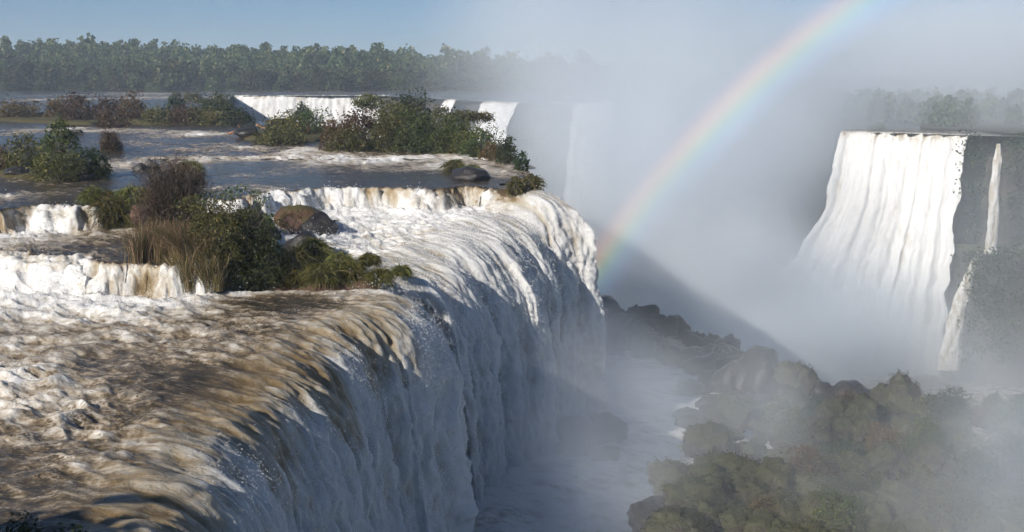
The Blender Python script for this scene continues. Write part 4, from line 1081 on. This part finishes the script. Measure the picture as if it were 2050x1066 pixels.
for k, (x, y, sc_) in enumerate(spots):
    z = float(hill_z(np.array([x]), np.array([y]))[0]) - 0.3
    j = int(rf.integers(0, 12)); rot = rf.uniform(0, 6.28)
    if k < 300:
        root = link('forest_tree', None, label='rainforest tree on the far bank behind the upper river', cat='tree', group='trees of the far bank', loc=(x, y, z))
        wx = sc_ * rf.uniform(0.8, 1.5); root.rotation_euler = (0, 0, rot); root.scale = (wx, wx * rf.uniform(0.85, 1.15), sc_ * rf.uniform(0.72, 1.15))
        link('crown', TREES[j][0], root, kind='stuff'); link('trunk', TREES[j][1], root, kind='stuff')
    else: rest.append((x, y, z, sc_, j, rot))
for k in range(1000):
    y = 1 / rf.uniform(1 / 650, 1 / 195); x = y * rf.uniform(0.03, 0.56)
    d, _ = sdist(np.array([x]), np.array([y]), BACK)
    if d[0] > (-16 if x < 74 else -5): continue
    rest.append((x, y, -0.2, rf.uniform(0.34, 0.56), int(rf.integers(0, 12)), rf.uniform(0, 6.28)))
def forest_mesh(name, items, which, mat):
    Vs, Fs, Ss = [], [], []; o = 0
    for x, y, z, sc_, j, rot in items:
        V, Fc, S = TREES[j][which]; c, s_ = math.cos(rot) * sc_, math.sin(rot) * sc_
        Vs.append(np.stack([V[:, 0] * c - V[:, 1] * s_ + x, V[:, 0] * s_ + V[:, 1] * c + y, V[:, 2] * sc_ + z], 1)); Fs.append(Fc + o); o += len(V)
        Ss.append(np.clip(S + (hash((round(x), j)) % 100 / 100 - 0.5) * 0.4, 0, 1))
    return new_mesh(name, np.vstack(Vs), np.vstack(Fs), {'shade': np.concatenate(Ss)}, smooth=False, mats=[mat])
link('forest', forest_mesh('forest', rest, 2, M['forest']), label='dense rainforest canopy on the hill and the plateau beyond', cat='forest', kind='stuff')
# the wooded bank behind the viewer, whose shade lies over the nearest water
Xb, Yb = np.meshgrid(np.linspace(-75, 25, 60), np.linspace(-60, 40, 60), indexing='ij')
Zb = Z_LOW - 1 + (4.2 + 2.5 * fbm(Xb * 0.06, Yb * 0.06, 3, 2)) * sstep(8, 0, Yb + 0.62 * np.minimum(Xb + 17, 0))
kb = Yb + 0.62 * np.minimum(Xb + 17, 0) < 8.5
Vb_, Fb_ = compact(np.stack([Xb, Yb, Zb], -1).reshape(-1, 3), grid_faces(*Xb.shape, kb))
link('river_bank', new_mesh('river_bank', Vb_, Fb_, mats=[M['bed']]), label='wooded bank behind the viewpoint', cat='river bank', kind='structure')
NEARB = [(-22.5, 10.5, 0.95), (-26, 14.5, 1.0), (-29, 9.5, 0.9), (-33, 17, 0.8), (-24, 5, 0.9)]
for k, (x, y, sc_) in enumerate(NEARB):
    root = link('bank_tree', None, label='tree on the bank behind the viewpoint', cat='tree', group='trees behind the viewpoint', loc=(x, y, Z_LOW + 1))
    root.scale = (sc_,) * 3; root.rotation_euler = (0, 0, k * 1.3)
    link('crown', TREES[(k * 2 + 1) % 12][0], root, kind='stuff'); link('trunk', TREES[(k * 2 + 1) % 12][1], root, kind='stuff')

# ------------------------------------------------------------------ flying drops
def drops(sets):
    tet = np.array([(1, 1, 1), (1, -1, -1), (-1, 1, -1), (-1, -1, 1)]) / 1.7; tf = np.array([(0, 1, 2), (0, 3, 1), (0, 2, 3), (1, 3, 2)])
    r = np.random.default_rng(12); Vs = []
    for P, n, wgt, cnt_, spread in sets:
        Pf = P.reshape(-1, 3); nf = n.reshape(-1, 3); p = wgt.ravel() / wgt.sum()
        i = r.choice(len(Pf), cnt_, p=p)
        c = Pf[i] + nf[i] * (spread * r.exponential(0.45, cnt_))[:, None] + r.normal(size=(cnt_, 3)) * 0.08
        c[:, 2] += 0.15 * spread * r.exponential(1.0, cnt_)
        Vs.append(c[:, None] + tet[None] * (r.uniform(0.012, 0.034, cnt_) * (c[:, 1] / 50) ** 0.8)[:, None, None])
    V = np.concatenate(Vs).reshape(-1, 3); m = len(V) // 4
    Fc = (tf[None] + 4 * np.arange(m)[:, None, None]).reshape(-1, 3)
    t = NT('water_drops'); p = t.n('ShaderNodeBsdfPrincipled', {'Base Color': (0.85, 0.86, 0.86, 1), 'Roughness': 0.3}); t.surface(p.outputs[0])
    link('spray', new_mesh('spray', V, Fc, smooth=False, mats=[t.m]), label='flying white drops thrown off the falling water', cat='spray', kind='stuff')
def edge_w(P, foam, d): return np.clip(foam - 0.55, 0, 1) ** 1.2 * (sstep(-1.5, 0.8, d) * (0.25 + 1.0 * sstep(5.0, 2.5, d)))[None]
drops([(PA, nA, edge_w(PA, fA, dA), 26000, 0.5), (PB, nB, edge_w(PB, fB, dB), 16000, 0.6), (P_NEAR, N_NEAR, W_NEAR, 16000, 0.35)])

# ------------------------------------------------------------------ rainbow: an added glowing ring in the mist around the antisolar axis
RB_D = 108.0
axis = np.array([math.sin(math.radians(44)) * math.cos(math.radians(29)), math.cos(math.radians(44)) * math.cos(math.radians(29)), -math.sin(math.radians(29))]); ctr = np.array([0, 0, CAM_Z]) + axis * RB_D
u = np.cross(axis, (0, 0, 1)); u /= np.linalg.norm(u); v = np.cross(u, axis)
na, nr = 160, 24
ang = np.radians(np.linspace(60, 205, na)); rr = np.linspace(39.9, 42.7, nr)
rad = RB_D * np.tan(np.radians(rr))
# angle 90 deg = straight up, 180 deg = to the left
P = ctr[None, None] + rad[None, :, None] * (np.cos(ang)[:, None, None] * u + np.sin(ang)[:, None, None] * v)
t = NT('rainbow_glow')
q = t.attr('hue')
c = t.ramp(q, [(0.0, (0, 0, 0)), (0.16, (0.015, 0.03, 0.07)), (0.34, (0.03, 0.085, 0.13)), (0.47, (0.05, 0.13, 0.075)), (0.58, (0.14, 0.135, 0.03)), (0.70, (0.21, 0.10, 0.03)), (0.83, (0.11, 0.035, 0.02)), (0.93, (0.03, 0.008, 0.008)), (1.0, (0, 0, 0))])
em = t.n('ShaderNodeEmission', {'Color': c, 'Strength': t.mapr(t.attr('along'), 0, 1, 0.55, 0.8)})  # the ring emits its own colours, nothing is scattered by drops
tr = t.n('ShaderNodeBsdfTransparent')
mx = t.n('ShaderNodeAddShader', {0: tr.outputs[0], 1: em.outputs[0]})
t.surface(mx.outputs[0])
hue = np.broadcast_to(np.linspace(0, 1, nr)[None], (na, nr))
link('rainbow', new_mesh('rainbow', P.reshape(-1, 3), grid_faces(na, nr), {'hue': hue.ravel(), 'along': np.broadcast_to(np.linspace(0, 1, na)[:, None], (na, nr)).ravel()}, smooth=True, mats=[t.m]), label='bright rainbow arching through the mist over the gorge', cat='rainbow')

# ------------------------------------------------------------------ mist and haze
SPH = ico(3)
def mist(loc, rad, density, label, **kw):
    me = new_mesh('mist', SPH[0], SPH[1], mats=[mist_material('mist', density, **kw)])
    o = link('mist', me, label=label, cat='mist', kind='stuff', loc=loc); o.scale = rad
    return o
mist((22, 222, 6), (48, 90, 62), 0.045, 'tall column of spray rising from the gorge', nscale=0.022, lo=0.32, hi=0.72, core=0.9)
mist((42, 158, -33), (34, 20, 22), 0.21, 'dense white spray at the foot of the right hand fall', nscale=0.05, lo=0.2, hi=0.6, core=0.9)
mist((24, 174, -5), (30, 54, 26), 0.10, 'bright spray drifting through the gorge behind the dark ridge', nscale=0.06, lo=0.30, hi=0.72, core=0.9)
mist((30, 168, -33), (46, 50, 17), 0.075, 'low fog lying on the bottom of the gorge', nscale=0.05, lo=0.2, hi=0.7, core=0.8)
mist((21, 94, -7), (15, 28, 9), 0.022, 'thin sunlit veil of spray above the pool', nscale=0.06, lo=0.2, hi=0.75, core=0.9)
mist((15, 88, -2.5), (10, 18, 6.5), 0.075, 'lit wisp of spray drifting right of the near falls', nscale=0.08, lo=0.2, hi=0.75, core=0.9)
mist((25, 117, -11), (15, 12, 8), 0.15, 'sunlit spray just behind the dark ridge', nscale=0.09, lo=0.25, hi=0.75, core=0.9)
mist((112, 250, 2), (125, 112, 34), 0.034, 'thin veil of spray over the plateau forest at right', nscale=0.02, lo=0.1, hi=0.7, core=0.7)
mist((78, 146, -18), (40, 20, 30), 0.036, 'thin spray before the overgrown cliff at right', nscale=0.04, lo=0.2, hi=0.7, core=0.8)
mist((5, 80, -19), (13, 42, 13), 0.15, 'blue shaded mist over the pool', nscale=0.10, lo=0.3, hi=0.75, core=0.9)
mist((28, 62, -13), (30, 28, 9.5), 0.095, 'drifting mist over the mossy bank', nscale=0.075, lo=0.40, hi=0.78, core=0.8)

hz = NT('air_haze')
pv = hz.n('ShaderNodeVolumePrincipled', {'Color': (0.70, 0.84, 1.0, 1), 'Density': 0.00032, 'Anisotropy': 0.0})
hz.t.links.new(pv.outputs[0], hz.out.inputs['Volume'])
hz.m.cycles.volume_sampling = 'DISTANCE'
hz.m.cycles.homogeneous_volume = True
V = np.array([(x, y, z) for x in (-1500, 1500) for y in (-100, 9100) for z in (-45, 90)], float)
Fc = np.array([(0, 1, 3, 2), (4, 6, 7, 5), (0, 4, 5, 1), (2, 3, 7, 6), (0, 2, 6, 4), (1, 5, 7, 3)])
link('haze', new_mesh('haze', V, Fc, smooth=False, mats=[hz.m]), label='pale blue air haze over the whole valley', cat='haze', kind='stuff')
